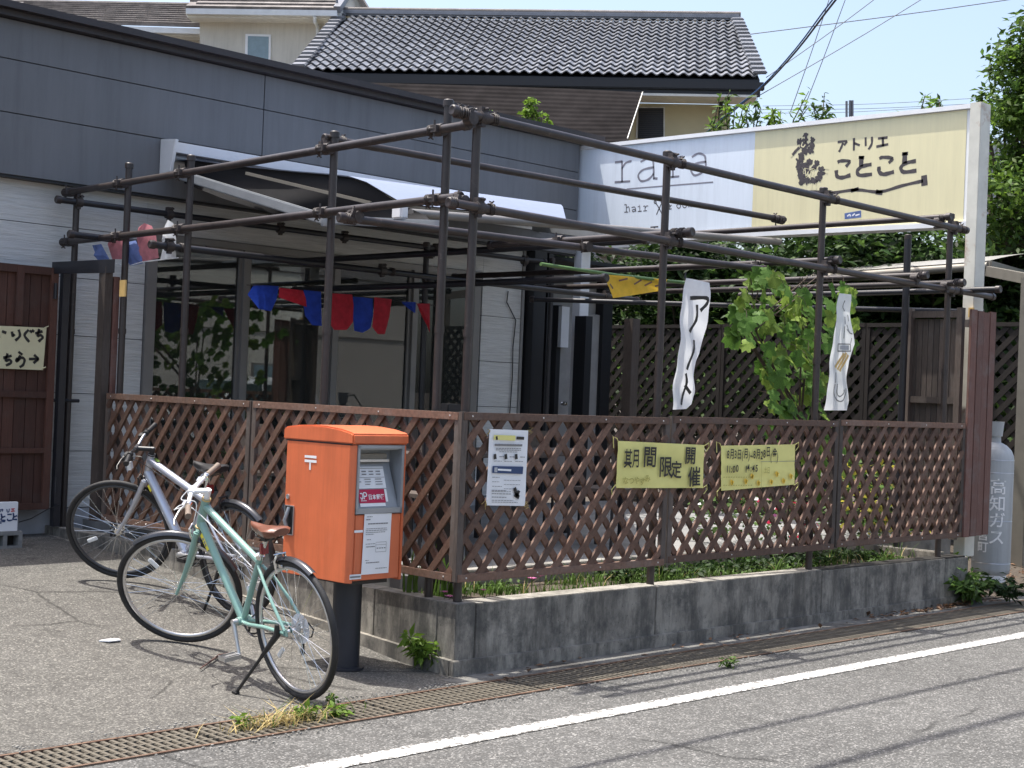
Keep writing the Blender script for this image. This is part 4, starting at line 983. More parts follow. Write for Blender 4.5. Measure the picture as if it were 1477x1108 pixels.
def wheel(mw, par, rimmat='alloy', refl=.9):
    m_ = rim_me if rimmat == 'alloy' else rim_me.copy()
    if rimmat != 'alloy': m_.materials[0] = M[rimmat]
    w_ = inst(m_, 'wheel', mw, par)
    inst(tyre_me, 'tyre', mw, w_); inst(hub_me, 'hub', mw, w_)
    n = 32
    for i in range(n):
        t = 2*math.pi*i/n; side = 1 if i % 2 else -1; tw = .42*(1 if (i//2) % 2 else -1)
        # spoke from hub flange to rim, laced tangentially
        p = Vector((.021*math.cos(t+tw*2.6), side*.031, .021*math.sin(t+tw*2.6))); q = Vector(((WR-.048)*math.cos(t), side*.002, (WR-.048)*math.sin(t)))
        d = q-p; rot = d.to_track_quat('Z', 'Y').to_matrix().to_4x4()
        sc = d.length/(WR-.072)
        inst(spoke_me, 'spoke', mw @ Matrix.Translation(p-d.normalized()*.022*sc) @ rot @ Matrix.Diagonal((1, 1, sc, 1)), w_)
    inst(refl_me, 'reflector', mw @ Matrix.Rotation(refl, 4, 'Y') @ Matrix.Translation((0, .0, .20)) @ Matrix.Rotation(R(90), 4, 'Y'), w_)
    return w_
def bicycle(Rh, Fh, lean, steer, C_, mat, label, gripmat, saddlemat, stemmat, rimmat, tubes):
    Rh, Fh = Vector(Rh), Vector(Fh); x = (Fh-Rh).normalized(); rt = x.cross(Vector((0, 0, 1))).normalized(); up = rt.cross(x)
    rt2 = math.cos(R(lean))*rt+math.sin(R(lean))*up; z = rt2.cross(x); y = -rt2
    o = Rh-z*WR
    MW = Matrix.Translation(o) @ Matrix((x, y, z)).transposed().to_4x4()
    root = empty('bicycle', o, label, 'bicycle', 'bicycles parked by the fence', mw=MW)
    def T(mb): mb.v = [tuple(MW @ Vector(v)) for v in mb.v]; return mb
    V = Vector
    wheel(MW @ Matrix.Translation((0, 0, WR)), root, rimmat, 2.4)
    hb_, ht = V((C_['hbot'][0], 0, C_['hbot'][1])), V((C_['htop'][0], 0, C_['htop'][1]))
    ax = (ht-hb_).normalized(); fh = V((1.085, 0, WR))
    ST = Matrix.Translation(hb_) @ Matrix.Rotation(R(steer), 4, ax) @ Matrix.Translation(-hb_)
    bb = V((.475, 0, .295)); sc = V((C_['sc'][0], 0, C_['sc'][1]))
    td, tt, ts = tubes
    f = MB()
    f.tube([hb_-ax*.012, ht+ax*.012], .021, 14); f.tube([hb_+ax*.022, bb], td, 16, rs=[td*.95, td]); f.tube([ht-ax*.03, sc], tt, 14); f.tube([bb, sc+(sc-bb).normalized()*.03], .0165, 14)
    f.tube([bb-V((0, .038, 0)), bb+V((0, .038, 0))], .022, 16)
    for s in (-1, 1):
        f.tube([sc+V((-.01, s*.012, -.02)), V((.22, s*.035, .56)), V((.12, s*.052, .47)), V((.0, s*.062, WR+.005))], .0085, 10)
        f.tube([bb+V((-.02, s*.02, 0)), V((.36, s*.040, .305)), V((.2, s*.052, .33)), V((0, s*.062, WR-.005))], .0105, 10)
        f.obox((0, s*.062, WR), (.02, 0, 0), (0, .003, 0), (0, 0, .018))
    T(f).build('frame', mat, root, smooth=True)
    f = MB(); f.tube([hb_+ax*.02, ht+ax*.02], .0235, 14, cap=False)
    T(f).build('head_tube', mat, root, smooth=True)
    for p in (hb_-ax*.018, ht+ax*.006): T(MB().lathe([(.018, 0), (.025, .003), (.025, .010), (.018, .013)], p, ax, 16)).build('headset_cup', 'brass' if stemmat == 'white' else 'black', root, smooth=True)
    # front assembly, steered
    MS = MW @ ST
    def S(mb): mb.v = [tuple(MS @ Vector(v)) for v in mb.v]; return mb
    f = MB(); cr = hb_-ax*.03; f.tube([cr-V((0, .05, 0)), cr+V((0, .05, 0))], .016, 10)
    for s in (-1, 1):
        a_, e_ = cr+V((0, s*.046, .008)), fh+V((0, s*.056, 0)); fd_ = (e_-a_)
        f.tube([a_+fd_*t+ V((.030*(t**2.6)-.030*t*1.0, 0, 0)) for t in (0, .15, .3, .45, .6, .72, .82, .91, 1)], .012, 12, rs=[.0165, .0165, .016, .0145, .013, .0115, .0105, .0095, .009])
    S(f).build('fork', mat, root, smooth=True)
    wheel(MS @ Matrix.Translation(fh), root, rimmat, .55 if mat == 'mint' else 1.9)
    f = MB(); st = ht+ax*C_['stemup']; cl = st+V((C_['stem'], 0, .01))
    f.tube([ht, st+ax*.012], .0165, 12); f.tube([st-V((.012, 0, 0)), cl], .0155, 12); f.tube([cl-V((0, .028, 0)), cl+V((0, .028, 0))], .020, 12)
    S(f).build('stem', stemmat, root, smooth=True)
    f = MB(); hw = C_['bar']
    bar = [cl+V((C_['sweep']*abs(t)**1.5, hw*t, C_['rise']*min(1, abs(t)*2.2))) for t in np.linspace(-1, 1, 15)]
    f.tube(bar, .0115, 12); hb = S(f).build('handlebar', stemmat if stemmat == 'white' else 'chrome', root, smooth=True)
    for s in (-1, 1):
        i0 = 0 if s < 0 else 14; pa = bar[i0]; pb = bar[2 if s < 0 else 12]
        S(MB().tube([pa+(pa-pb).normalized()*.012, pa*.5+pb*.5, pb-(pb-pa).normalized()*-.015], .0165, 12, rs=[.0175, .0155, .016])).build('grip', gripmat, hb, smooth=True)
        pc = bar[3 if s < 0 else 11]; f = MB(); f.lathe([(.012, -.014), (.019, -.012), (.019, .012), (.012, .014)], pc, (0, 1, 0), 12)
        f.tube([pc+V((.018, 0, 0)), pc+V((.05, s*.02, -.02)), pc+V((.058, s*.09, -.035)), pc+V((.045, s*.13, -.04))], .0055, 8)
        f.obox(pc+V((.02, -s*.02, -.006)), (.018, 0, 0), (0, .022, 0), (0, 0, .010))
        S(f).build('brake_lever', 'black' if stemmat != 'white' else 'chrome', hb, smooth=True)
    # V-brakes
    for k, (cpos, mm) in enumerate(((cr+V((.03, 0, -.03)), S), (V((.10, 0, .66)), T))):
        f = MB()
        for s in (-1, 1): f.tube([cpos+V((.005, s*.030, -.04)), cpos+V((.012, s*.036, .02)), cpos+V((.01, s*.02, .055))], .007, 8); f.obox(cpos+V((0, s*.02, -.045 if k == 0 else -.0)), (.025, 0, 0), (0, .006, 0), (0, 0, .008))
        f.tube([cpos+V((.01, -.03, .055)), cpos+V((.01, .04, .055))], .0045, 6)
        mm(f).build('brake_caliper', 'chrome' if stemmat == 'white' else 'black', root, smooth=True)
    # cables
    for s in (-1, 1):
        p0 = ST @ (bar[3 if s < 0 else 11]+V((.03, 0, -.01))); p3 = ST @ (cr+V((.03, s*.01, .03))) if s < 0 else sc+V((.04, .02, -.03))
        mid = ST @ (cl+V((.10, s*.06, -.07)))
        mid2 = ST @ (ht+V((.07, s*.03, -.02)))
        pts = [p0, mid, mid2, p3]; Q = []
        for i in range(3):
            a, b, c_, d = pts[max(i-1, 0)], pts[i], pts[i+1], pts[min(i+2, 3)]
            for t in np.linspace(0, 1, 7)[:-1]: Q.append(.5*((2*b)+(c_-a)*t+(2*a-5*b+4*c_-d)*t*t+(3*b-a-3*c_+d)*t**3))
        Q.append(p3)
        T(MB().tube(Q, .0028, 6)).build('brake_cable', 'whitefilm' if stemmat == 'white' else 'black', root, smooth=True)
    # bell / lamp
    if C_.get('lamp'):
        f = MB(); lp = cl+V((.05, .05, -.045)); f.lathe([(.0, .03), (.020, .028), (.022, 0), (.016, -.03), (.0, -.034)], lp, (1, 0, 0), 14); S(f).build('lamp', 'black', root, smooth=True)
        f = MB(); f.lathe([(.0, .036), (.014, .034), (.018, .031)], lp+V((.0, 0, 0)), (1, 0, 0), 14); S(f).build('lamp_lens', 'chrome', root, smooth=True)
        f = MB(); lp2 = cl+V((.07, -.02, -.12)); f.obox(lp2, (.012, 0, 0), (0, .022, 0), (0, 0, .028)); S(f).build('front_reflector', 'reflector', root)
    # seat
    sd = V((C_['saddle'][0], 0, C_['saddle'][1])); f = MB()
    f.tube([sc, V((sd.x+.0, 0, sd.z-.05))], .0135, 12); T(f).build('seat_post', 'chrome', root, smooth=True)
    f = MB(); f.lathe([(.017, -.012), (.022, -.010), (.022, .012), (.017, .014)], sc+(sc-bb).normalized()*.03, (sc-bb).normalized(), 12); T(f).build('seat_clamp', 'chrome', root, smooth=True)
    f = MB(); nx = 15; prof = []
    for i in range(nx):
        u = i/(nx-1); X = sd.x-.13+.27*u
        wd = np.interp(u, [0, .06, .2, .38, .6, .85, .97, 1], [.045, .066, .075, .060, .033, .022, .017, .006]); hh = np.interp(u, [0, .1, .3, .6, 1], [.012, .018, .008, .002, .006]); th_ = np.interp(u, [0, .1, .4, .8, 1], [.030, .055, .060, .048, .022])
        ring = []
        for j in range(12):
            t = 2*math.pi*j/12; yy = wd*math.cos(t); zz = math.sin(t)
            ring.append((X, yy, sd.z-.012+hh+(zz*.016 if zz > 0 else zz*th_*(.6+.4*abs(math.cos(t))))))
        prof.append(ring)
    for r_ in prof: f.v += r_
    for i in range(nx-1):
        for j in range(12): f.f.append((i*12+j, i*12+(j+1) % 12, (i+1)*12+(j+1) % 12, (i+1)*12+j))
    f.f.append(tuple(range(12))); f.f.append(tuple((nx-1)*12+j for j in range(12))[::-1])
    sdl = T(f).build('saddle', saddlemat, root, smooth=True)
    f = MB()
    for s in (-1, 1): f.tube([(sd.x-.10, s*.03, sd.z-.03), (sd.x-.04, s*.022, sd.z-.058), (sd.x+.06, s*.02, sd.z-.055), (sd.x+.12, 0, sd.z-.03)], .0035, 6)
    f.obox((sd.x, 0, sd.z-.055), (.02, 0, 0), (0, .026, 0), (0, 0, .012)); T(f).build('saddle_rail', 'black', sdl, smooth=True)
    f = MB(); f.obox((sc.x-.05, 0, sc.z+.075), (.012, 0, 0), (0, .022, 0), (0, 0, .028)); T(f).build('rear_reflector', 'redlens', root, bevel=.004)
    f = MB(); f.obox((sc.x-.03, 0, sc.z+.07), (.015, 0, 0), (0, .006, 0), (0, 0, .008)); T(f).build('reflector_bracket', 'black', root)
    # drivetrain (right side is -y)
    ang = C_['crank']; f = MB()
    tor(f, .082, .004, .002, 40, 6, (bb.x, -.045, bb.z))
    for i in range(5): t = 2*math.pi*i/5; f.bar((bb.x, -.045, bb.z), (bb.x+.08*math.cos(t), -.045, bb.z+.08*math.sin(t)), .012, .004)
    T(f).build('chainring', 'black', root, smooth=True)
    tor(g := MB(), .098, .003, .006, 40, 6, (bb.x, -.055, bb.z)); T(g).build('chain_guard', 'black' if stemmat != 'white' else 'mudguard', root, smooth=True)
    f = MB()
    for zz in (-.080, .080): f.tube([(bb.x, -.045, bb.z+zz), (0, -.045, WR+zz*.45)], .0035, 5)
    T(f).build('chain', 'black', root)
    f = MB(); [f.lathe([(.012, -.0012), (r_, -.001), (r_, .001), (.012, .0012)], (0, -.036-i*.004, WR), (0, 1, 0), 24) for i, r_ in enumerate((.055, .048, .041, .034, .028))]; T(f).build('sprockets', 'steel', root, smooth=True)
    if stemmat == 'white':
        f = MB(); f.lathe([(.015, 0), (.075, .002), (.076, .004), (.015, .004)], (0, -.033, WR), (0, 1, 0), 32); T(f).build('spoke_guard', 'whitefilm', root, smooth=True)
    f = MB(); f.tube([(.0, -.055, WR-.02), (.02, -.055, WR-.06), (.015, -.05, WR-.12)], .008, 8); f.lathe([(.018, -.004), (.018, .004)], (.02, -.047, WR-.065), (0, 1, 0), 12); f.lathe([(.018, -.004), (.018, .004)], (.015, -.047, WR-.125), (0, 1, 0), 12)
    f.tube([(0, -.075, WR+.02), (-.03, -.085, WR-.01), (-.02, -.08, WR-.05), (.02, -.075, WR-.06)], .004, 6); T(f).build('derailleur', 'black', root, smooth=True)
    for s in (-1, 1):
        a = ang+(0 if s > 0 else math.pi); e = V((bb.x+.165*math.cos(a), s*.072, bb.z+.165*math.sin(a))); b0 = V((bb.x, s*.060, bb.z))
        f = MB(); f.tube([bb+V((0, s*.035, 0)), b0+V((0, s*.008, 0))], .017, 12); f.tube([b0, b0*.5+e*.5, e], .012, 10, rs=[.015, .011, .010])
        ck = T(f).build('crank', 'alloy', root, smooth=True)
        f = MB(); pc = e+V((0, s*.055, 0)); f.tube([e, pc], .007, 8)
        for dx in (-.032, .032): f.bar(pc+V((dx, -.045, 0)), pc+V((dx, .045, 0)), .006, .022)
        for dy in (-.045, .045): f.bar(pc+V((-.032, dy, 0)), pc+V((.032, dy, 0)), .006, .022)
        f.obox(pc, (.012, 0, 0), (0, .045, 0), (0, 0, .010)); T(f).build('pedal', 'alloy' if stemmat == 'white' else 'black', ck)
    # mudguards
    def guard(c, a0, a1, mm, wd=.024):
        f = MB(); n = 24; rr = WR+.016
        for i in range(n+1):
            t = a0+(a1-a0)*i/n
            for j in range(7):
                s = -1+2*j/6; r2 = rr-.010*s*s-.006*abs(s)**4; f.v.append((c.x+r2*math.cos(t), wd*s, c.z+r2*math.sin(t)))
        for i in range(n):
            for j in range(6): q = i*7+j; f.f.append((q, q+1, q+8, q+7))
        return mm(f).build('mudguard', 'mudguard', root, smooth=True)
    for g in C_['guards']:
        if g[0] == 'r': guard(V((0, 0, WR)), R(g[1]), R(g[2]), T)
        else: guard(fh, R(g[1]), R(g[2]), S)
    # kickstand on the left of the rear axle
    kf = MW.inverted() @ Vector(C_['kick']); k0 = V((.05, .075, WR-.02)); kk = k0*.62+kf*.38
    f = MB(); f.tube([k0+V((0, 0, .05)), k0, kk], .012, 8, rs=[.012, .018, .010]); f.tube([kk, kf], .0085, 8); f.obox(kf+V((0, 0, .004)), (.018, 0, 0), (0, .012, 0), (0, 0, .006)); T(f).build('kickstand', 'black', root, smooth=True)
    return root, T, S, MW, bb, hb_, ht, sc
kick1 = onz(340, 1000, .006)
b1_, T1, S1, MW1, bb1, hb1, ht1, sc1 = bicycle((4.328, 5.817, .351), (4.36, 6.91, .43), 7.8, 44, dict(hbot=(.868, .732), htop=(.802, .872), sc=(.308, .638), saddle=(.225, .828), stemup=.062, stem=.085, bar=.262, sweep=-.06, rise=.0, crank=R(-112), kick=kick1, guards=[('r', 62, 118), ('f', 60, 165)]),
    'mint', 'mint green bicycle with brown saddle and white handlebar, parked nearest the camera', 'grip', 'leather', 'white', 'alloy', (.023, .019, .0175))
f = MB(); p = hb1+(bb1-hb1)*.10; q = hb1+(bb1-hb1)*.26; dd = (q-p).normalized(); nn = Vector((0, 1, 0)); f.obox((p+q)/2+nn*.0206, dd*.05, nn*.0008, dd.cross(nn)*.013); T1(f).build('registration_sticker', 'yellowtag', b1_)
f = MB()
for i, c_ in enumerate((-.02, .0, .018)): f.obox((p+q)/2+nn*.0220+dd*c_, dd*.006, nn*.0006, dd.cross(nn)*.008)
T1(f).build('sticker_print', 'inkgrey', b1_)
kick2 = onz(291, 889, gz(7.2)+.004)
b2_, T2, S2, MW2, bb2, hb2, ht2, sc2 = bicycle((5.0, 7.33, .50), (4.87, 8.38, .60), 9, 37, dict(hbot=(.845, .728), htop=(.800, .856), sc=(.285, .665), saddle=(.245, .885), stemup=.05, stem=.10, bar=.29, sweep=-.03, rise=.03, crank=R(172), kick=kick2, guards=[('r', 68, 128)], lamp=1),
    'silver', 'silver bicycle with black saddle and black grips, parked behind the mint green one', 'black', 'black', 'darkmetal', 'mudguard', (.031, .024, .017))
f = MB(); p = hb2+(bb2-hb2)*.12; q = hb2+(bb2-hb2)*.2; dd = (q-p).normalized(); f.obox((p+q)/2+nn*.0275, dd*.022, nn*.0008, dd.cross(nn)*.012); T2(f).build('registration_sticker', 'yellowtag', b2_)
f = MB(); dd = (sc2-ht2).normalized(); f.obox(ht2+dd*.06+Vector((0, 0, .006)), dd*.02, (0, .012, 0), Vector((0, 0, .001))+dd.cross(Vector((0, 1, 0)))*.001); T2(f).build('green_sticker', 'leafbright', b2_)
# stick on the ground and crushed white scrap
sp = [onz(288, 977, .012), onz(315, 962, .014), onz(342, 949, .045)]
for p_ in sp: p_.z = gz(p_.y)+.016
tag(MB().tube(sp, .006, 6, rs=[.003, .007, .003]).build('twig', 'board', smooth=True), 'thin reddish twig lying beside the kickstand of the mint bicycle', 'twig')
c = onz(158, 930, .10); c.z = gz(c.y)+wob(c.x, c.y)+.004
f = MB(); f.prism([c+Vector((-.06, .01, .0)), c+Vector((-.02, -.035, 0)), c+Vector((.05, -.03, 0)), c+Vector((.06, .015, 0)), c+Vector((0, .03, 0))], (0, 0, .006)); tag(f.build('paper_scrap', 'paper'), 'flattened white paper scrap on the asphalt left of the mint bicycle', 'litter')
# ================================================================== POSTER AND BANNERS ON THE FENCE
YF = 5.800
PFF = Frame((0, YF, 0), (1, 0, 0))
def cloth_poly(par, name, mat, tl, tr, br, bl_, nx=14, ny=10, wave=.006, plane=('y', YF), th=True, seed=0):
    g = (lambda p: ony(*p, plane[1])) if plane[0] == 'y' else (lambda p: onx(*p, plane[1]))
    a, b, c, d = map(g, (tl, tr, br, bl_)); mb = MB(); nrm = Vector((0, -1, 0)) if plane[0] == 'y' else Vector((-1, 0, 0))
    for j in range(ny+1):
        for i in range(nx+1):
            u, v = i/nx, j/ny; p = (a*(1-u)+b*u)*(1-v)+(d*(1-u)+c*u)*v
            p = p+nrm*(wave*(noise.noise((u*3+seed, v*3, seed))+.5*noise.noise((u*9, v*9, seed)))); mb.v.append(tuple(p))
    for j in range(ny):
        for i in range(nx): q = j*(nx+1)+i; mb.f.append((q, q+nx+1, q+nx+2, q+1))
    return mb.build(name, mat, par, smooth=True)
def fpx(pts): return [PFF.uv(ony(px, py, YF)) for px, py in pts]
po = empty('poster', ony(731, 675, YF), 'white printed poster with a navy band tied to the first fence panel', 'poster')
cloth_poly(po, 'sheet', 'paper', (706, 619), (762, 621), (757, 730), (701, 729), wave=.003)
def z6(pts): return [(680+x*480/1477, 600+y*140/431) for x, y in pts]
def poly_print(par, name, mat, quad_, h=.008, fr=None):
    q = [PFF.p(*uv, h) for uv in fpx(quad_)]; MB().quad(*q).build(name, mat, par)
poly_print(po, 'yellow_band', 'yellow', z6([(96, 84), (192, 87), (190, 110), (94, 105)])); poly_print(po, 'badge', 'ink', z6([(196, 91), (230, 93), (229, 106), (195, 104)])); poly_print(po, 'navy_band', 'inkblue', z6([(90, 222), (226, 225), (223, 258), (88, 253)]), .008)
poly_print(po, 'icon', 'whitefilm', z6([(97, 228), (110, 228), (109, 250), (96, 250)]), .010)
mb = MB()
rows_ = [(128, 100, 222, .011), (143, 105, 215, .004), (150, 105, 215, .004), (158, 120, 200, .003), (272, 88, 120, .003), (292, 88, 120, .003), (312, 88, 130, .003), (330, 86, 150, .004), (345, 86, 170, .004), (360, 86, 150, .004), (374, 86, 180, .003), (382, 86, 200, .003), (335, 86, 170, .003), (180, 120, 140, .004), (180, 165, 185, .004), (180, 212, 232, .004), (200, 96, 130, .003), (200, 142, 176, .003), (200, 190, 224, .003), (284, 140, 215, .0025), (303, 140, 210, .0025), (322, 140, 200, .0025)]
for y_, x0, x1, w_ in rows_:
    x = x0
    while x < x1: w2 = random.uniform(6, 12); strokes(mb, PFF, [fpx(z6([(x, y_+(x-90)*.02), (min(x1, x+w2), y_+(x-90)*.02)]))], w_, .008); x += w2+3
mb.build('small_print', 'inkgrey', po)
mb = MB()
for x0 in (100, 148, 194): strokes(mb, PFF, [fpx(z6([(x0, 173), (x0+1, 188)]))], .020, .008)
strokes(mb, PFF, [fpx(z6([(188, 322), (198, 352), (205, 335)])), fpx(z6([(190, 350), (205, 360)]))], .022, .008); strokes(mb, PFF, [fpx(z6([(107, 93), (108, 103)]))], .014, .0095); mb.build('icons', 'ink', po)
mb = MB(); strokes(mb, PFF, [fpx(z6([(113, 238), (170, 241)]))], .010, .0095); mb.build('band_text', 'paper', po)
for nm, q in (('a', (707, 621)), ('b', (762, 622)), ('c', (702, 729)), ('d', (756, 731))):
    p = ony(*q, YF); s = 1 if nm in 'bd' else -1
    f = MB(); [f.tube([p, p+Vector((s*random.uniform(.01, .03), -.01, random.uniform(-.025, .03))), p+Vector((s*random.uniform(.0, .03), .01, random.uniform(-.03, .03)))], .0018, 4) for _ in range(4)]; f.build('tie', 'dry', po)
def strokes_px(par, name, mat, lines, wd, conv, h=.009, ws=None):
    mb = MB(); strokes(mb, PFF, [fpx(conv(l)) for l in lines], wd, h, ws=ws); mb.build(name, mat, par)
bn = empty('yellow_banner', ony(953, 670, YF), 'yellow handwritten banner with large black characters hung across the fence post', 'banner')
cloth_poly(bn, 'sheet', 'yellow', (891, 636), (1016, 642), (1014, 704), (889, 704), wave=.008, seed=2)
def fr6(px, py): return ony(680+px*480/1477, 600+py*140/431, YF)
for ch_, x, y, s_ in (('期', 668, 222, 82), ('間', 752, 217, 84), ('限', 822, 262, 84), ('定', 875, 268, 70), ('開', 938, 205, 72), ('催', 952, 305, 82)):
    u0, v0 = PFF.uv(fr6(x, y)); sz_ = s_*.325/228
    if ch_ == '期':
        text('其', PFF, u0, v0, sz_*1.05, 'ink', bn, h=.014, bold=.0018, sx=.62, rot=-.03); text('月', PFF, u0+sz_*.66, v0, sz_*1.05, 'ink', bn, h=.014, bold=.0018, sx=.62, rot=.02)
    else: text(ch_, PFF, u0, v0, sz_*1.15, 'ink', bn, h=.014, bold=.0022, sx=.98, rot=random.uniform(-.05, .04))
u0, v0 = PFF.uv(fr6(665, 300)); text('なつやすみ', PFF, u0, v0, .050, 'inkfaint', bn, h=.014, sx=1.05, jitter=.04, bold=.0010)
bn2 = empty('yellow_banner', ony(1093, 673, YF), 'yellow handwritten banner with dates and opening hours, right of the large-character banner', 'banner')
cloth_poly(bn2, 'sheet', 'yellow', (1040, 643), (1147, 641), (1146, 699), (1040, 708), wave=.009, seed=5)
u0, v0 = PFF.uv(fr6(1126, 188)); text('8月3日(月)~8月28日(金)', PFF, u0, v0, .074, 'ink', bn2, h=.013, sx=.70, jitter=.03, bold=.0012, gap=1.0)
u0, v0 = PFF.uv(fr6(1122, 250)); text('11:00  14:45', PFF, u0, v0, .064, 'ink', bn2, h=.013, sx=.95, jitter=.03, bold=.001)
u0, v0 = PFF.uv(fr6(1292, 252)); text('土日', PFF, u0, v0, .05, 'inkfaint', bn2, h=.012, sx=.7, jitter=.03)
strokes_px(bn2, 'ruled_line', 'inkgrey', [[(1278, 203), (1435, 200)]], .003, z6, .013); strokes_px(bn2, 'ruled_line', 'inkfaint', [[(1282, 205), (1280, 322)]], .003, z6, .012)
for x, y in ((1150, 295), (1212, 290), (1268, 298), (1325, 293), (1380, 288), (1240, 268), (1350, 258), (1412, 268)): strokes(MB(), PFF, [fpx(z6([(x-3, y-8), (x, y+6), (x+4, y-4)]))], .022, .012).build('star_mark', 'inkamber', bn2)
mb = MB()
for x in range(1112, 1240, 11): strokes(mb, PFF, [fpx(z6([(x, 272), (x+6, 271)])), fpx(z6([(x, 308), (x+5, 307)]))], .005, .012)
mb.build('small_print', 'inkfaint', bn2)
for b_, qs in ((bn, ((892, 637), (1016, 643), (1013, 704), (890, 704))), (bn2, ((1040, 644), (1146, 642), (1145, 700), (1041, 707)))):
    for i, q in enumerate(qs):
        p = ony(*q, YF); s = (-1, 1, 1, -1)[i]; MB().tube([p, p+Vector((s*.03, -.012, .02)), p+Vector((s*.05, .0, -.01 if i else .03)), p+Vector((s*.03, .01, -.04))], .003, 5).build('tie', 'yellow', b_)
# ================================================================== HANGING BANNERS AND FLAGS
def hw_(p): return math.sin(p.z*13+p.x*9)+.6*math.sin(p.z*29+p.x*14+1)
def drape(mb, wave):
    mb.v = [tuple(Vector(v)+Vector((0, -1, 0))*wave*hw_(Vector(v))) for v in mb.v]
def hang(par, mat, outline_l, outline_r, plane, wave, n=26, m_=6):
    """ribbon between a left and right pixel outline, on plane x or y"""
    def sample(o, t):
        k = t*(len(o)-1); i = min(int(k), len(o)-2); f_ = k-i; return (o[i][0]*(1-f_)+o[i+1][0]*f_, o[i][1]*(1-f_)+o[i+1][1]*f_)
    g = (lambda p: ony(*p, plane[1])) if plane[0] == 'y' else (lambda p: onx(*p, plane[1])); nr = Vector((0, -1, 0)) if plane[0] == 'y' else Vector((-1, 0, 0)); mb = MB()
    for j in range(n+1):
        a, b = g(sample(outline_l, j/n)), g(sample(outline_r, j/n))
        for i in range(m_+1): u = i/m_; q_ = a*(1-u)+b*u; mb.v.append(tuple(q_+nr*wave*hw_(q_)))
    for j in range(n):
        for i in range(m_): q = j*(m_+1)+i; mb.f.append((q, q+m_+1, q+m_+2, q+1))
    return mb.build('cloth', mat, par, smooth=True)
YH = 5.80
hbn = empty('hanging_banner', ony(1000, 400, YH), 'long white cloth banner with large handwritten katakana hanging on the pergola post', 'banner')
hang(hbn, 'banner', [(988, 401), (986, 420), (983, 450), (980, 490), (976, 530), (972, 560), (969, 591)], [(1024, 408), (1023, 430), (1021, 460), (1016, 490), (1003, 520), (999, 545), (1003, 565), (1000, 583), (990, 590)], ('y', YH), .008)
HF = Frame((0, YH, 0), (1, 0, 0))
def hpx(pts): return [HF.uv(ony(740+x/2.954, 340+y/2.954, YH)) for x, y in pts]
mb = MB(); strokes(mb, HF, [hpx(l) for l in ([(756, 266), (818, 266), (822, 290), (798, 318)], [(782, 298), (780, 360), (757, 408)], [(770, 448), (762, 495), (738, 568)], [(733, 590), (738, 640), (715, 718)], [(735, 640), (757, 670)])], .022, .004, ws=[.024, .022, .020, .020, .024]); drape(mb, .008); mb.build('lettering', 'ink', hbn)
MB().tube([ony(989, 393, YH), ony(988, 402, YH)], .006, 6).build('hanger', 'black', hbn)
hb2_ = empty('hanging_banner', ony(1215, 425, YH), 'narrow white cloth banner with a brown and grey hooked drawing beside the right pergola post', 'banner')
hang(hb2_, 'banner', [(1211, 423), (1207, 445), (1203, 480), (1198, 520), (1193, 560), (1189, 592)], [(1228, 425), (1227, 450), (1230, 475), (1232, 497), (1224, 520), (1222, 550), (1224, 580), (1221, 592)], ('y', YH), .006)
def hp2(pts): return [HF.uv(ony(1040+x/4.818, 380+y/4.818, YH)) for x, y in pts]
mb = MB(); strokes(mb, HF, [hp2(l) for l in ([(785, 840), (780, 900), (800, 950), (840, 955), (862, 900), (865, 870)], [(803, 840), (800, 900), (820, 925), (845, 905), (850, 880)], [(808, 610), (895, 610)], [(810, 560), (893, 562)], [(810, 560), (808, 610)], [(893, 562), (895, 612)], [(800, 760), (790, 830)], [(860, 260), (850, 300), (862, 330)], [(870, 430), (885, 480), (905, 490)], [(852, 440), (848, 520)], [(900, 520), (895, 555)])], .009, .004); drape(mb, .006); mb.build('drawing', 'inkgrey', hb2_)
mb = MB(); strokes(mb, HF, [hp2(l) for l in ([(862, 625), (835, 690), (815, 735)], [(875, 640), (850, 700), (830, 745)], [(845, 630), (815, 690), (800, 720)])], .022, .005); drape(mb, .006); mb.build('drawing_colour', 'brass', hb2_)
mb = MB(); strokes(mb, HF, [hp2([(825, 585), (880, 586)]), hp2([(862, 375), (858, 420)])], .03, .0035, ws=[.03, .014]); strokes(mb, HF, [hp2([(885, 360), (888, 400)]), hp2([(868, 460), (890, 485)])], .012, .0035); drape(mb, .006); mb.build('drawing_tint', 'found', hb2_)
# yellow cloth folded on a green pole
yc = empty('yellow_cloth_banner', onz(915, 405, 2.45), 'bunched yellow cloth banner rolled on a green bamboo pole under the pergola', 'banner')
pA, pB = onz(780, 381, 2.45), onz(987, 408, 2.45)
MB().tube([pA, (pA+pB)/2+Vector((0, 0, -.01)), pB], .013, 10).build('pole', 'bamboo', yc, smooth=True)
yy_ = (pA.y+pB.y)/2-.02
hang(yc, 'yellowcloth', [(870, 396), (876, 412), (884, 430)], [(960, 403), (958, 411), (952, 420)], ('y', yy_), .012, n=8, m_=22)
mb = MB(); YCF = Frame((0, yy_-.03, 0), (1, 0, 0))
for l in ([(893, 405), (905, 402)], [(915, 410), (925, 404)], [(930, 412), (940, 407)], [(880, 410), (884, 416)], [(945, 413), (953, 411)]): strokes(mb, YCF, [[YCF.uv(ony(px, py, yy_-.03)) for px, py in l]], .012, .0)
mb.build('lettering', 'board', yc)
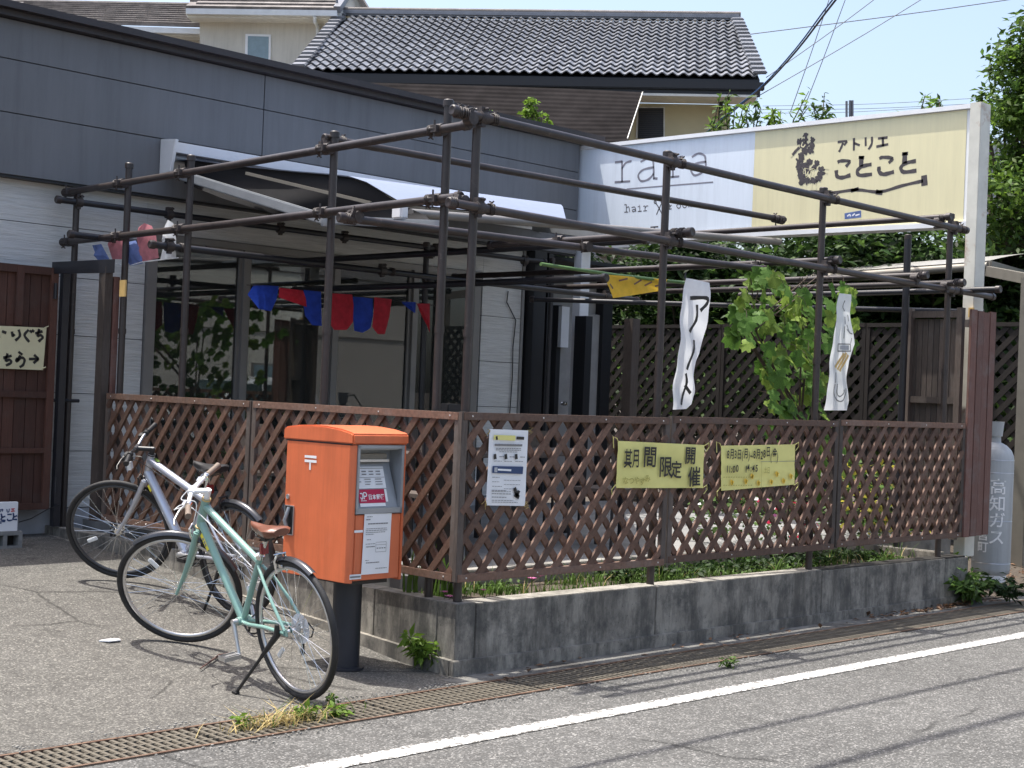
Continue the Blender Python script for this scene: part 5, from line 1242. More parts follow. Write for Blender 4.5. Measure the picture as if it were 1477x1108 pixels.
# paper bunting in front of the shop windows
ybt = 9.2
strp = [(356, 411), (420, 416), (470, 421), (520, 428), (566, 434), (598, 438), (640, 442)]
tag(MB().tube([ony(px, py, ybt) for px, py in strp], .003, 5).build('bunting_string', 'black'), 'thin dark string of the red and blue bunting in front of the shop windows', 'string')
fl = [('blue', [(366, 411), (402, 413), (399, 432), (391, 449), (374, 446), (357, 425)], 'leftmost blue pointed flag of the paper bunting'),
      ('red', [(403, 415), (437, 419), (441, 430), (443, 443), (425, 437), (402, 429)], 'first red flag from the left, folded at its lower edge'),
      ('blue', [(438, 418), (463, 420), (464, 470), (450, 469), (440, 455), (437, 435)], 'second blue flag from the left, partly behind a pergola post'),
      ('red', [(475, 423), (508, 425), (510, 440), (509, 465), (500, 476), (482, 476), (474, 465)], 'widest red flag with rounded bottom, right of the pergola post'),
      ('blue', [(509, 428), (538, 430), (538, 455), (534, 474), (523, 480), (511, 477), (509, 455)], 'third blue flag with rounded bottom'),
      ('red', [(540, 429), (565, 432), (562, 455), (555, 482), (545, 482), (537, 472), (539, 450)], 'third red flag, slanting to the right'),
      ('blue', [(578, 435), (600, 436), (599, 452), (590, 446)], 'small folded blue flag near the right end of the bunting'),
      ('red', [(601, 438), (620, 438), (620, 480), (616, 470), (608, 455)], 'rightmost red flag, partly behind the second pair of posts')]
for i, (c_, poly, lb) in enumerate(fl):
    pts = [ony(px, py, ybt-.01*(i % 2)) for px, py in poly]; ct = sum(pts, Vector())/len(pts)+Vector((0, -.02, 0))
    mb = MB(); n = len(pts); mb.v = [tuple(p) for p in pts]+[tuple(p*.5+ct*.5+Vector((0, random.uniform(-.012, .012), 0))) for p in pts]+[tuple(ct)]
    for k in range(n): mb.f += [(k, (k+1) % n, n+(k+1) % n, n+k), (n+k, n+(k+1) % n, 2*n)]
    tag(mb.build('paper_flag', c_, smooth=True), lb, 'flag', 'red and blue paper flags')
# plastic film flags at the left, blown up over the rail
fl = [('bluefilm', [(133, 354), (146, 352), (158, 374), (141, 375)], 'narrow blue film flag at the far left of the pergola rail'),
      ('pinkfilm', [(155, 352), (163, 340), (178, 338), (182, 352), (180, 374), (162, 374)], 'lower pink film flag against the white siding'),
      ('bluefilm', [(180, 350), (196, 347), (203, 362), (206, 380), (188, 384), (181, 372)], 'crumpled blue film flag between the two pink ones'),
      ('pinkfilm', [(197, 340), (200, 328), (208, 322), (219, 326), (225, 340), (229, 372), (205, 378), (200, 360)], 'tall rounded pink film flag blown above the lower rail'),
      ('whitefilm', [(236, 330), (242, 317), (250, 322), (254, 345), (254, 373), (231, 375), (237, 350)], 'pointed white film flag right of the pink ones')]
for i, (c_, poly, lb) in enumerate(fl):
    pts = [onx(px, py, 5.56+.02*(i % 2)) for px, py in poly]; ct = sum(pts, Vector())/len(pts)+Vector((-.03, 0, 0))
    mb = MB(); n = len(pts); mb.v = [tuple(p) for p in pts]+[tuple(p*.5+ct*.5+Vector((random.uniform(-.03, .02), 0, 0))) for p in pts]+[tuple(ct)]
    for k in range(n): mb.f += [(k, (k+1) % n, n+(k+1) % n, n+k), (n+k, n+(k+1) % n, 2*n)]
    tag(mb.build('film_flag', c_, smooth=True), lb, 'flag', 'film flags blown over the left pergola rail')
tag(MB().tube([onx(px, py, 5.54) for px, py in ((136, 375), (185, 384), (205, 378), (257, 372))], .004, 5).build('flag_string', 'whitefilm'), 'pale string under the film flags by the left pergola posts', 'string')
# ================================================================== GAS CYLINDER, CARPORT
gc = empty('gas_cylinder', (12.55, 6.35, .10), 'grey gas cylinder with raised white Japanese lettering behind the board screen', 'gas cylinder')
cx_, cy_ = 12.62, 6.43; gs = 1.0
dcc = onz(1428, 838, .10); cx_, cy_ = dcc.x, dcc.y
ztop = onp(1427, 608, Vector((cx_, cy_, 0)), Vector((cx_, cy_, 0)).normalized()).z; rr = .5*52/FPX*Vector((cx_, cy_)).length*.985
hgt = ztop-.10; k = hgt/1.32
MB().lathe([(rr*.78, 0), (rr*.82, .05*k), (rr*.82, .06*k)], (cx_, cy_, .10), (0, 0, 1), 32).build('foot_ring', 'white', gc, smooth=True)
MB().lathe([(rr*.8, .055*k), (rr*.95, .075*k), (rr, .11*k), (rr, 1.0*k), (rr*.97, 1.04*k), (rr*.85, 1.085*k), (rr*.6, 1.125*k), (rr*.3, 1.15*k), (rr*.28, 1.2*k)], (cx_, cy_, .10), (0, 0, 1), 40).build('body', 'cylinder', gc, smooth=True)
for z in (.155, .37*1.36, .90, 1.005): MB().lathe([(rr*1.0, z*k-.003), (rr*1.012, z*k), (rr, z*k+.004)], (cx_, cy_, .10), (0, 0, 1), 40).build('band', 'steel', gc, smooth=True)
f = MB(); f.lathe([(rr*.36, 1.20*k), (rr*.44, 1.32*k), (rr*.46, 1.322*k)], (cx_, cy_, .10), (0, 0, 1), 20); f.build('valve_guard', 'cylinder', gc, smooth=True)
MB().lathe([(.02, 1.15*k), (.02, 1.27*k), (.035, 1.275*k), (.035, 1.295*k), (.0, 1.3*k)], (cx_, cy_, .10), (0, 0, 1), 14).build('valve', 'steel', gc, smooth=True)
# lettering wrapped on the cylinder side facing the road
def wraptext(s_, ang0, z0, size, par):
    pen = 0
    for ch_ in s_:
        c = bpy.data.curves.new('t', 'FONT'); c.body = ch_; c.size = size; c.offset = .002; c.resolution_u = 2
        ob = bpy.data.objects.new('t', c); col.objects.link(ob); me = bpy.data.meshes.new_from_object(ob); bpy.data.objects.remove(ob)
        mb = MB(); vs_ = []
        for v in me.vertices:
            a = ang0+(v.co.x-size*.5)/rr; vs_.append((cx_+(rr+.004)*math.cos(a), cy_+(rr+.004)*math.sin(a), z0-pen+v.co.y))
        mb.add(vs_, [tuple(p.vertices) for p in me.polygons]); mb.build('lettering', 'white', par); pen += size*1.02; bpy.data.meshes.remove(me)
va = math.atan2(-cy_, -cx_)
MB().tube([(cx_-.03, cy_+.02, .10+1.26*k), (cx_+.10, cy_+.10, .10+1.30*k), (cx_+.24, cy_+.16, .10+1.1*k), (cx_+.28, cy_+.2, .10+.6*k), (cx_+.3, cy_+.3, .12)], .010, 8).build('hose', 'black', gc, smooth=True)
wraptext('高知ガス', va+R(14), .10+.74*k, .135*k, gc); wraptext('高知市本宮町', va-R(26), .10+.74*k, .095*k, gc)
# ================================================================== VEGETATION HELPERS
rng = np.random.default_rng(12)
def leafcards(name, P, size, mat, par=None, up=.35, narrow=.42, kind=None, sun=True):
    """P: (n,3) positions; each leaf a folded 6-point blade, random orientation"""
    n = len(P); d = rng.normal(size=(n, 3)); d[:, 2] = d[:, 2]*.5-.15; d /= np.linalg.norm(d, axis=1)[:, None]
    nr = rng.normal(size=(n, 3)); nr[:, 2] = np.abs(nr[:, 2])+up*2; nr -= d*(nr*d).sum(1)[:, None]; nr /= np.linalg.norm(nr, axis=1)[:, None]
    s = np.cross(d, nr); L = (size*rng.uniform(.6, 1.35, n))[:, None]; W = L*narrow
    b = P; t = P+d*L-nr*L*.12; m1 = P+d*L*.45
    v = np.stack([b, m1+s*W*.5+nr*W*.12, t, m1-s*W*.5+nr*W*.12, m1-nr*W*.04], 1).reshape(-1, 3)
    o = np.arange(n)[:, None]*5
    f = np.stack([o+0, o+4, o+1, o+1, o+4, o+2, o+2, o+4, o+3, o+3, o+4, o+0], 2).reshape(-1, 3)
    me = bpy.data.meshes.new(name); me.vertices.add(len(v)); me.vertices.foreach_set('co', v.astype(np.float32).ravel())
    me.loops.add(len(f)*3); me.loops.foreach_set('vertex_index', f.astype(np.int32).ravel()); me.polygons.add(len(f))
    me.polygons.foreach_set('loop_start', np.arange(len(f), dtype=np.int32)*3); me.polygons.foreach_set('loop_total', np.full(len(f), 3, dtype=np.int32)); me.update(calc_edges=True)
    me.materials.append(M[mat]); ob = bpy.data.objects.new(name, me); col.objects.link(ob)
    if par is not None: setpar(ob, par)
    if kind: ob['kind'] = kind
    return ob
def clump(c, r, n, shell=.55):
    d = rng.normal(size=(n, 3)); d /= np.linalg.norm(d, axis=1)[:, None]
    rad = rng.uniform(shell, 1, n)**.7; return np.array(c)+d*rad[:, None]*np.array(r)
def tree(name, base, clusters, nleaf, size, mat, label, cat, group=None, trunk_r=.09, mat2=None, narrow=.42):
    t = empty(name, base, label, cat, group); base = Vector(base)
    cs = [Vector(c) for c, r in clusters]; mid = sum(cs, Vector())/len(cs)
    mb = MB(); fork = base*.45+mid*.55; fork.z = base.z+(mid.z-base.z)*.5
    mb.tube([base, base*.5+fork*.5+Vector((.05, .04, 0)), fork], trunk_r, 8, rs=[trunk_r, trunk_r*.8, trunk_r*.62])
    mb.build('trunk', 'bark', t, smooth=True)
    mb = MB()
    for c in cs: mb.tube([fork, fork*.5+c*.5+Vector((random.uniform(-.1, .1), random.uniform(-.1, .1), .08)), c], .03, 6, rs=[trunk_r*.5, trunk_r*.3, .012])
    mb.build('branches', 'bark', t, smooth=True)
    tot = sum(r**2 for c, r in clusters); pts = []
    for c, r in clusters:
        k = int(nleaf*r*r/tot); 
        for _ in range(7):
            cc = clump(c, r*.62, 1)[0]; pts.append(clump(cc, (r*.52, r*.52, r*.40), k//7, .2))
    P = np.concatenate(pts)
    if mat2:
        hi = rng.random(len(P)) < .3; leafcards('crown', P[~hi], size, mat, t, narrow=narrow); leafcards('crown', P[hi], size, mat2, t, narrow=narrow)
    else: leafcards('crown', P, size, mat, t, narrow=narrow)
    return t
# ================================================================== BACK LATTICE FENCE AND HEDGE
XL = 13.25
BF = Frame((XL, 0, 0), (0, -1, 0))
bf = empty('garden_lattice_fence', (XL, 9, .3), 'tall dark brown lattice fence at the back of the terrace, in front of the hedge', 'fence')
ztf = onx(1270, 465, XL).z
yy0 = 6.35; 
for i in range(5):
    lattice(bf, BF, -(yy0+1.86*(i+1)-.05), -(yy0+1.86*i), .36, ztf-.03, .152, .055, .007, 'lattice_dark', .04*i, asparts=(i < 4), frame_mat='lattice_dark')
tag(MB().box((XL-1.9, 9.75, .43), (XL-1.78, 9.87, 2.38)).build('timber_post', 'greywood', bevel=.004), 'grey timber post standing on the terrace left of the lettered white banner', 'post')
hl = [((880, 395), 1.1), ((985, 400), 1.0), ((1085, 385), 1.1), ((1180, 372), 1.25), ((1275, 385), 1.2), ((1370, 395), 1.2), ((1450, 430), 1.3)]
hn = ['leftmost hedge tree, behind the charcoal porch', 'hedge tree behind the yellow cloth banner', 'hedge tree behind the grape vine', 'hedge tree below the middle of the panel sign', 'hedge tree below the bird on the panel sign', 'hedge tree beside the white sign post', 'rightmost hedge tree, behind the carport']
for (p, r), lb in zip(hl, hn):
    c = onx(*p, 15.0)
    cl_ = [((c.x+random.uniform(-.3, .5), c.y+random.uniform(-.5, .5), c.z+random.uniform(-.2, .25)), r), ((c.x+.3, c.y+.3, c.z-1.0), r*1.1), ((c.x-.1, c.y-.5, c.z-1.7), r), ((c.x+.7, c.y, c.z-.3), r*.9)]
    tree('hedge_tree', (c.x, c.y, 0), cl_, 11000, .135, 'leafdark', 'dark broadleaf ' + lb, 'tree', 'hedge trees behind the back lattice fence', mat2='leaf')
# tall tree at the right edge
cl_ = [(onx(px, py, 16.2)+Vector((random.uniform(-.4, .6), 0, 0)), r) for px, py, r in ((1440, 175, .38), (1472, 120, .48), (1490, 70, .5), (1460, 240, .58), (1500, 190, .7), (1455, 330, .55), (1410, 345, .40), (1480, 420, .8), (1440, 470, .6), (1520, 300, .9), (1395, 132, .17), (1400, 160, .22), (1540, 120, .8))]
tree('garden_tree', (onx(1475, 600, 16.5).x, onx(1475, 600, 16.5).y, 0), cl_, 15000, .105, 'leaf', 'tall leafy green tree at the right edge, rising above the panel sign', 'tree', trunk_r=.13, mat2='leafbright')
# leafy shoots rising above the sign
for px, py0, py1, w_, lb in ((1025, 200, 128, .22, 'sparse leafy shoot in front of the yellowish house wall'), (1060, 195, 150, .30, 'low leafy shoot at the corner of the tiled house'), (1088, 192, 150, .42, 'leafy shoots left of the tallest one above the sign'), (1128, 190, 130, .35, 'tallest reddish tipped shoots above the blue half of the sign'), (1190, 178, 130, .22, 'single slender shoot above the yellow half of the sign'), (1330, 155, 140, .25, 'small sprig peeping over the sign near its right end'), (1365, 150, 138, .25, 'wide sprig peeping over the sign beside the tall tree')):
    a, b = onx(px, py0+25, 14.6), onx(px, py1, 14.6); t = empty('leafy_shoot', a, lb, 'shoot', 'leafy shoots above the panel sign')
    ns = 5 if w_ > .25 else 3; pts = []; mb = MB()
    for k in range(ns):
        e = b+Vector((random.uniform(-.3, .3)*w_*3, random.uniform(-1, 1)*w_, -random.uniform(0, .25)*(k > 0))); mb.tube([a-Vector((0, 0, .5)), a*.5+e*.5+Vector((0, .03, 0)), e], .008, 5, rs=[.012, .009, .004])
        for j in range(34): u = random.uniform(.1, 1); pts.append(tuple((a-Vector((0, 0, .1)))*(1-u)+e*u+Vector((random.uniform(-.03, .03), random.uniform(-.03, .03), 0))))
    mb.build('stem', 'bark', t); leafcards('leaves', np.array(pts), .12, random.choice(['leaf', 'leafbright']), t, narrow=.34)
# vine growing on the shop roof edge
t = empty('roof_vine', ony(760, 180, 10.5), 'bright green climbing plant sprouting over the dark roof coping', 'climber')
pts = []; mb = MB()
for cx2, cy2, rx, ry, n in ((767, 150, 8, 10, 60), (763, 168, 12, 12, 60), (707, 166, 5, 4, 12), (722, 170, 4, 5, 14), (740, 176, 8, 5, 30), (780, 166, 5, 5, 12), (786, 176, 5, 6, 14)):
    for _ in range(n): a = random.uniform(0, 6.28); r_ = random.uniform(0, 1)**.5; pts.append(tuple(ony(cx2+rx*r_*math.cos(a), cy2+ry*r_*math.sin(a), 10.50+random.uniform(-.06, .06))))
leafcards('leaves', np.array(pts), .075, 'leafbright', t, narrow=.6)
for q in ((767, 142), (722, 168), (740, 174), (784, 170)): mb.tube([ony(768, 190, 10.55), ony((q[0]+768)/2, 184, 10.5), ony(*q, 10.5)], .004, 5)
mb.build('stems', 'bark', t)
# ================================================================== GRAPE VINE
def vleaf(seed):
    r_ = random.Random(seed); prof = [(0, .0), (.16, .30), (.50, .34), (.42, .12), (.78, .22), (.62, .0)]
    # outline angles (around centre) for a five lobed leaf
    ang = [-150, -125, -100, -80, -62, -45, -20, 5, 20, 38, 55, 72, 90]; rad = [.30, .46, .50, .40, .36, .55, .60, .45, .38, .56, .66, .52, .72]
    full = [(a, r) for a, r in zip(ang, rad)]; full += [(180-a, r) for a, r in reversed(full[:-1])]
    v = [(0, 0, .02)]
    for a, r in full:
        r *= r_.uniform(.9, 1.1); x, y = r*math.cos(R(a)), r*math.sin(R(a))+.1; v.append((x, y, .10*math.sin(R(a)*3)*r - .16*abs(x)+.05*r_.uniform(-1, 1)))
    n = len(v)-1; f = [(0, i+1, (i+1) % n+1) for i in range(n)]
    mb = MB(); mb.v = v; mb.f = f; return mb
vm = [vleaf(i).mesh('leaf', ('vineleaf', 'vineleaf', 'vineleaf2')[i % 3], True) for i in range(6)]
vine = empty('grape_vine', ony(1150, 800, 6.4), 'grape vine with large bright green lobed leaves climbing the pergola beside the hanging banner', 'vine')
poly = [(1078, 388), (1100, 383), (1130, 402), (1140, 415), (1182, 420), (1185, 470), (1183, 520), (1186, 600), (1125, 603), (1100, 598), (1090, 585), (1110, 560), (1098, 530), (1075, 505), (1052, 500), (1055, 460), (1062, 430), (1080, 420)]
poly2 = [(1190, 415), (1215, 408), (1245, 430), (1238, 455), (1232, 480), (1238, 500), (1225, 512), (1192, 500)]
poly3 = [(1100, 600), (1210, 600), (1230, 640), (1215, 690), (1190, 720), (1130, 700), (1110, 650)]
def inpoly(x, y, pl):
    c = False; j = len(pl)-1
    for i in range(len(pl)):
        if (pl[i][1] > y) != (pl[j][1] > y) and x < (pl[j][0]-pl[i][0])*(y-pl[i][1])/(pl[j][1]-pl[i][1])+pl[i][0]: c = not c
        j = i
    return c
random.seed(21); vl = []
for pl, n in ((poly, 195), (poly2, 32), (poly3, 30)):
    xs = [p[0] for p in pl]; ys = [p[1] for p in pl]; k = 0
    while k < n:
        x, y = random.uniform(min(xs), max(xs)), random.uniform(min(ys), max(ys))
        if not inpoly(x, y, pl): continue
        k += 1; yd = 6.35+random.uniform(-.28, .40); p = ony(x, y, yd); vl.append(p)
        q = Matrix.Translation(p) @ Matrix.Rotation(random.uniform(-.9, .5), 4, 'Z') @ Matrix.Rotation(R(90)+random.uniform(-.9, .15), 4, 'X') @ Matrix.Rotation(R(180)+random.uniform(-.8, .8), 4, 'Z') @ Matrix.Diagonal([random.uniform(.08, .14)]*3+[1])
        inst(random.choice(vm), 'leaf', q, vine)
mb = MB()
for k in range(7):
    a = ony(1150+random.uniform(-20, 20), 790, 6.4); b = ony(1140+random.uniform(-30, 30), 600, 6.4); c = ony(1110+random.uniform(-40, 60), 480, 6.4); d = ony(1100+random.uniform(-20, 120), 400, 6.4)
    mb.tube([a, b, c, d], .008, 6, rs=[.014, .010, .007, .004])
for p in vl[::3]: mb.tube([p, p+Vector((random.uniform(-.05, .05), .03, .08)), p+Vector((random.uniform(-.1, .1), .08, .10))], .002, 4)
mb.build('stem', 'bark', vine, smooth=True)
# ================================================================== GRASS, WEEDS, FLOWERS
def blades(name, pts, hgt, mat, wd=.006, lean=.6, par=None, kind=None, col2=None):
    v = []; f = []
    for p in pts:
        h = hgt*random.uniform(.5, 1.2); a = random.uniform(0, 6.28); l = random.uniform(.1, lean)*h; w_ = wd*random.uniform(.6, 1.3)
        dx, dy = math.cos(a), math.sin(a); sx_, sy_ = -dy*w_, dx*w_; o = len(v)
        v += [(p[0]-sx_, p[1]-sy_, p[2]), (p[0]+sx_, p[1]+sy_, p[2]), (p[0]+dx*l*.4-sx_*.8, p[1]+dy*l*.4-sy_*.8, p[2]+h*.6), (p[0]+dx*l*.4+sx_*.8, p[1]+dy*l*.4+sy_*.8, p[2]+h*.6), (p[0]+dx*l, p[1]+dy*l, p[2]+h*.95)]
        f += [(o, o+1, o+3, o+2), (o+2, o+3, o+4)]
    mb = MB(); mb.v = v; mb.f = f; ob = mb.build(name, mat, par)
    if kind: ob['kind'] = kind
    return ob
random.seed(33)
g_ = []; g2_ = []
for _ in range(420):
    x = random.uniform(5.62, 10.7); y = random.uniform(6.02, 6.4)
    if noise.noise((x*1.3, y*3, 9)) > .05: g2_.append((x, y, .345))
blades('tall_planter_grass', g2_, .17, 'grass', .004, 1.1, kind='stuff'); blades('dry_planter_grass', g2_[::3], .13, 'dry', .003, 1.4, kind='stuff')
for _ in range(3600):
    x = random.uniform(5.62, 10.7); y = random.uniform(6.02, 6.5)
    if noise.noise((x*1.9, y*3, 0)) > .0+.25*(x > 7.6): g_.append((x, y, .345))
blades('planter_grass', g_, .065, 'grass', .005, .8, kind='stuff')
P = []
for _ in range(4600):
    x = random.uniform(5.65, 10.6); y = random.uniform(6.05, 6.5)
    if noise.noise((x*1.7, y*2, 7)) > (.12 if x < 7.2 else -.1): P.append((x, y, .350+abs(random.gauss(0, .022))))
tag(leafcards('ground_cover', np.array(P), .035, 'leaf', narrow=.55, kind='stuff'), 'small leafy ground cover in the planter strip', 'ground cover')
P = np.array([(x_, random.uniform(6.15, 6.45), .36+random.uniform(0, .02+.15*max(0, noise.noise((x_*1.3, 0, 4))+.35))) for x_ in (random.uniform(7.2, 10.5) for _ in range(1300))])
tag(leafcards('shrubby_cover', P, .055, 'leafdark', kind='stuff', narrow=.5), 'darker bushy ground cover in the right part of the planter', 'ground cover')
def weed(px, py, z, n, r, h, size, mat, lb, narrow=.45, g=None, stems=8):
    c = onz(px, py, z); t = empty('weed', c, lb, 'weed', g)
    pts = []; mb = MB()
    for k in range(stems):
        a = random.uniform(0, 6.28); rr = r*random.uniform(.3, 1); e = c+Vector((rr*math.cos(a), rr*math.sin(a)*.8, h*random.uniform(.45, 1)))
        mb.tube([c, c*.5+e*.5+Vector((0, 0, h*.2)), e], .0025, 4)
        for j in range(n//stems): u = random.uniform(.25, 1.05); q = c*(1-u)+e*u; pts.append((q.x+random.uniform(-.02, .02), q.y+random.uniform(-.02, .02), max(z+.005, q.z+random.uniform(-.02, .03)+.1*h*math.sin(3*u))))
    mb.build('stem', 'leaf', t); leafcards('leaves', np.array(pts), size, mat, t, narrow=narrow); return t
weed(617, 966, .0, 300, .16, .21, .080, 'leafbright', 'bushy green weed growing at the corner of the planter wall', .34, stems=22)
weed(1398, 868, .02, 360, .30, .24, .085, 'leaf', 'leafy green weed clump at the foot of the gas cylinder', .42, stems=16)
weed(1452, 868, .02, 220, .30, .20, .07, 'leafdark', 'darker weed clump at the right edge beside the carport post', .4, stems=12)
weed(1378, 845, .10, 90, .14, .30, .07, 'leafbright', 'upright bright weed between planter wall end and gas cylinder', .5, stems=5)
weed(1050, 962, .0, 60, .07, .05, .04, 'grass', 'tiny weed tuft in the asphalt beside the drain grating', .25)
weed(438, 1036, .0, 60, .07, .05, .045, 'leafbright', 'small green weed on the grating right of the dry grass', .5)
weed(487, 1034, .0, 50, .05, .05, .045, 'leafbright', 'small green weed at the right end of the dry grass tuft', .5)
weed(482, 1018, .0, 30, .04, .05, .04, 'leaf', 'tiny weed by the rear tyre of the mint bicycle', .5)
weed(350, 1050, .0, 30, .05, .04, .04, 'leafbright', 'tiny green sprout at the left end of the dry grass', .5)
weed(430, 700, 0, 8, .01, .01, .01, 'leaf', 'x') if False else None
c = onz(400, 1045, 0); t = empty('dry_grass_tuft', c, 'yellow dry grass tuft growing out of the drain grating', 'grass tuft')
blades('blades', [(c.x+random.gauss(0, .14), c.y+random.gauss(0, .035), -.01) for _ in range(190)], .085, 'dry', .003, 3.0, t); blades('blades', [(c.x+random.gauss(.1, .18), c.y+random.gauss(0, .04), -.01) for _ in range(50)], .09, 'grass', .003, 2.2, t)
# iris-like leaves and flowers at the planter corner
t = empty('iris_clump', (5.75, 6.2, .36), 'long upright strap leaves growing behind the fence corner', 'plant')
for px, py in ((592, 855), (640, 858), (628, 850), (655, 850)):
    c = onz(px, py+2, .38); blades('leaf', [(c.x+random.uniform(-.04, .04), c.y+random.uniform(-.03, .03), .36) for _ in range(8)], .30, 'grass', .012, .4, t)
def flower(p, mat, r, lb, g):
    t = empty('flower', p, lb, 'flower', g); MB().tube([p-Vector((0, 0, .09)), p], .002, 4).build('stem', 'leaf', t)
    f = MB()
    for k in range(9):
        a = k*.7; f.prism([p+Vector((0, 0, .0)), p+Vector((r*.6*math.cos(a-.35), r*.6*math.sin(a-.35), r*.35)), p+Vector((r*math.cos(a), r*math.sin(a), r*.30)), p+Vector((r*.6*math.cos(a+.35), r*.6*math.sin(a+.35), r*.35))], (0, 0, .001))
    f.build('petals', mat, t)
flower(ony(648, 862, 6.0), 'pink', .030, 'pink flower at the planter corner just right of the fence leg', 'pink planter flowers'); flower(ony(641, 855, 6.05), 'pink', .024, 'smaller pink flower left of the one at the planter corner', 'pink planter flowers')
flower(ony(768, 836, 6.1), 'pink', .032, 'pink flower in the grass under the white poster', 'pink planter flowers'); flower(ony(779, 832, 6.15), 'pink', .025, 'pale pink flower right of the one under the poster', 'pink planter flowers'); flower(ony(697, 852, 6.1), 'pink', .02, 'small pink flower near the left end of the front planter', 'pink planter flowers')
t = empty('flower_bed', ony(1120, 780, 6.9), 'pots of red and white flowers behind the third fence panel', 'flowers')
P = np.array([tuple(ony(random.uniform(1000, 1330), random.uniform(715, 775), random.uniform(6.75, 7.2))) for _ in range(900)]); leafcards('leaves', P, .06, 'leaf', t, narrow=.55)
for m_, n in (('redpetal', 40), ('pink', 14), ('whitepetal', 25)):
    P = np.array([tuple(ony(random.gauss(1115, 60), random.uniform(715, 775), random.uniform(6.6, 6.75))) for _ in range(n)]); leafcards('petals', P, .045, m_, t, narrow=.9)
P = np.array([tuple(ony(random.uniform(1215, 1345), random.uniform(670, 770), random.uniform(6.7, 7.4))) for _ in range(700)])
t = empty('potted_shrub', ony(1280, 780, 7.0), 'yellowish green leafy shrub behind the rightmost lattice panel', 'shrub'); leafcards('leaves', P[:260], .085, 'yellowleaf', t, narrow=.6); leafcards('leaves', P[::2]+.05, .08, 'leaf', t, narrow=.6); MB().tube([ony(1280, 790, 7.0), ony(1278, 690, 7.0)], .01, 6).build('stem', 'bark', t)
# leaf litter
v = []
P = np.array([(random.gauss(onz(1350, 875, 0).x, .5), 5.72+abs(random.gauss(0, .06)), .008) for _ in range(200)]+[(random.uniform(12, 13.6), random.uniform(5.9, 6.6), .10+random.uniform(0, .03)) for _ in range(220)]+[(random.uniform(5.6, 11), random.uniform(5.66, 5.83), .006) for _ in range(70)])
tag(leafcards('leaf_litter', P, .05, 'litter', kind='stuff', up=3, narrow=.6), 'scattered dry leaves along the gutter', 'leaf litter')
P = np.array([(random.uniform(3.2, 12), random.gauss(5.25, .03), .0) for _ in range(500)]+[(random.uniform(2, 5.3), random.gauss(5.68, .03), .004) for _ in range(300)])
f = MB()
for p in P: r_ = random.uniform(.002, .006); f.obox((p[0], p[1], p[2]+r_*.5), (r_, 0, 0), (0, r_*.8, 0), (0, 0, r_*.5))
f.build('roadside_grit', 'curb', kind='stuff')
# ================================================================== TERRACE FURNITURE (seen through the lattice)
def tbl(x, y, lb, first=[None]):
    if first[0] is None:
        t = empty('terrace_table', (0, 0, .43), lb, 'table', 'dark tables on the terrace')
        MB().box((-.55, -.35, 1.10), (.55, .35, 1.13)).build('table_top', 'greywood', t, bevel=.004)
        for a in (-.5, .5):
            for b in (-.3, .3): MB().box((a-.018, b-.018, .43), (a+.018, b+.018, 1.10)).build('leg', 'darkmetal', t)
        first[0] = t
    else: t = copy_tree(first[0]); t['label'] = lb
    t.location = (x, y, .43); return t
tbl(6.9, 7.7, 'dark-legged table behind the first lattice panel'); tbl(8.3, 7.9, 'dark-legged table behind the yellow banner'); tbl(7.4, 9.3, 'dark-legged table nearest the shop windows')
def chr_(x, y, rz, lb, first=[None]):
    if first[0] is None:
        t = empty('terrace_chair', (0, 0, .43), lb, 'chair', 'chairs on the terrace')
        MB().box((-.2, -.2, .86), (.2, .2, .885)).build('seat', 'greywood', t)
        for a in (-.18, .18):
            for b in (-.18, .18): MB().tube([(a*1.05, b*1.05, .43), (a, b, .86)], .012, 8).build('leg', 'darkmetal', t)
        MB().box((-.2, .17, 1.02), (.2, .195, 1.25)).build('backrest', 'greywood', t)
        for a in (-.18, .18): MB().tube([(a, .18, .86), (a, .19, 1.25)], .011, 8).build('back_post', 'darkmetal', t)
        first[0] = t
    else: t = copy_tree(first[0]); t['label'] = lb
    t.location = (x, y, .43); t.rotation_euler = (0, 0, rz); return t
chr_(6.4, 7.2, 3.0, 'chair in front of the first terrace table'); chr_(7.3, 8.35, .2, 'chair behind the first terrace table'); chr_(8.2, 7.25, 3.3, 'chair on the road side of the second table'); chr_(8.9, 8.5, .1, 'chair behind the second table'); chr_(6.6, 9.3, 1.6, 'chair at the left end of the table by the windows')
tag(MB().box((ony(646, 590, 6.3).x, 6.3, .43), (ony(669, 590, 6.3).x, 6.42, ony(655, 583, 6.3).z)).build('black_box', 'black', bevel=.005), 'small black box standing just behind the fence corner', 'box')
# ================================================================== CARPORT AT THE RIGHT
cpo = empty('carport', (14.2, 6.6, 0), 'bronze framed carport with a low curved roof at the right edge', 'carport')
XCp = 14.0
q0, q1 = onx(1165, 402, XCp), onx(1425, 384, XCp); q2 = onx(1500, 408, XCp-.6)
MB().tube([q0, q1], .045, 12).build('gutter_beam', 'carportframe', cpo, smooth=True); MB().bar(q1, q1+Vector((2.6, 0, -.12)), .07, .12).build('end_beam', 'carportframe', cpo, bevel=.01)
mb = MB(); n = 12
for i in range(n+1):
    u = i/n; dx = 2.6*u; dz = .30*math.sin(math.pi*min(1, u*.62+.08))-.05
    for q in (q0, q1): mb.v.append((q.x+dx, q.y, q.z+.03+dz))
for i in range(n): mb.f.append((2*i, 2*i+1, 2*i+3, 2*i+2))
mb.build('roof_panel', 'carport', cpo, smooth=True)
pc_ = onp(1470, 830, q1+Vector((.9, 0, 0)), Vector((1, 0, 0)))
MB().box((13.2, onx(1480, 600, 13.2).y-.02, 0), (13.35, onx(1465, 600, 13.2).y, onx(1470, 400, 13.2).z)).build('post', 'carportframe', cpo, bevel=.004)
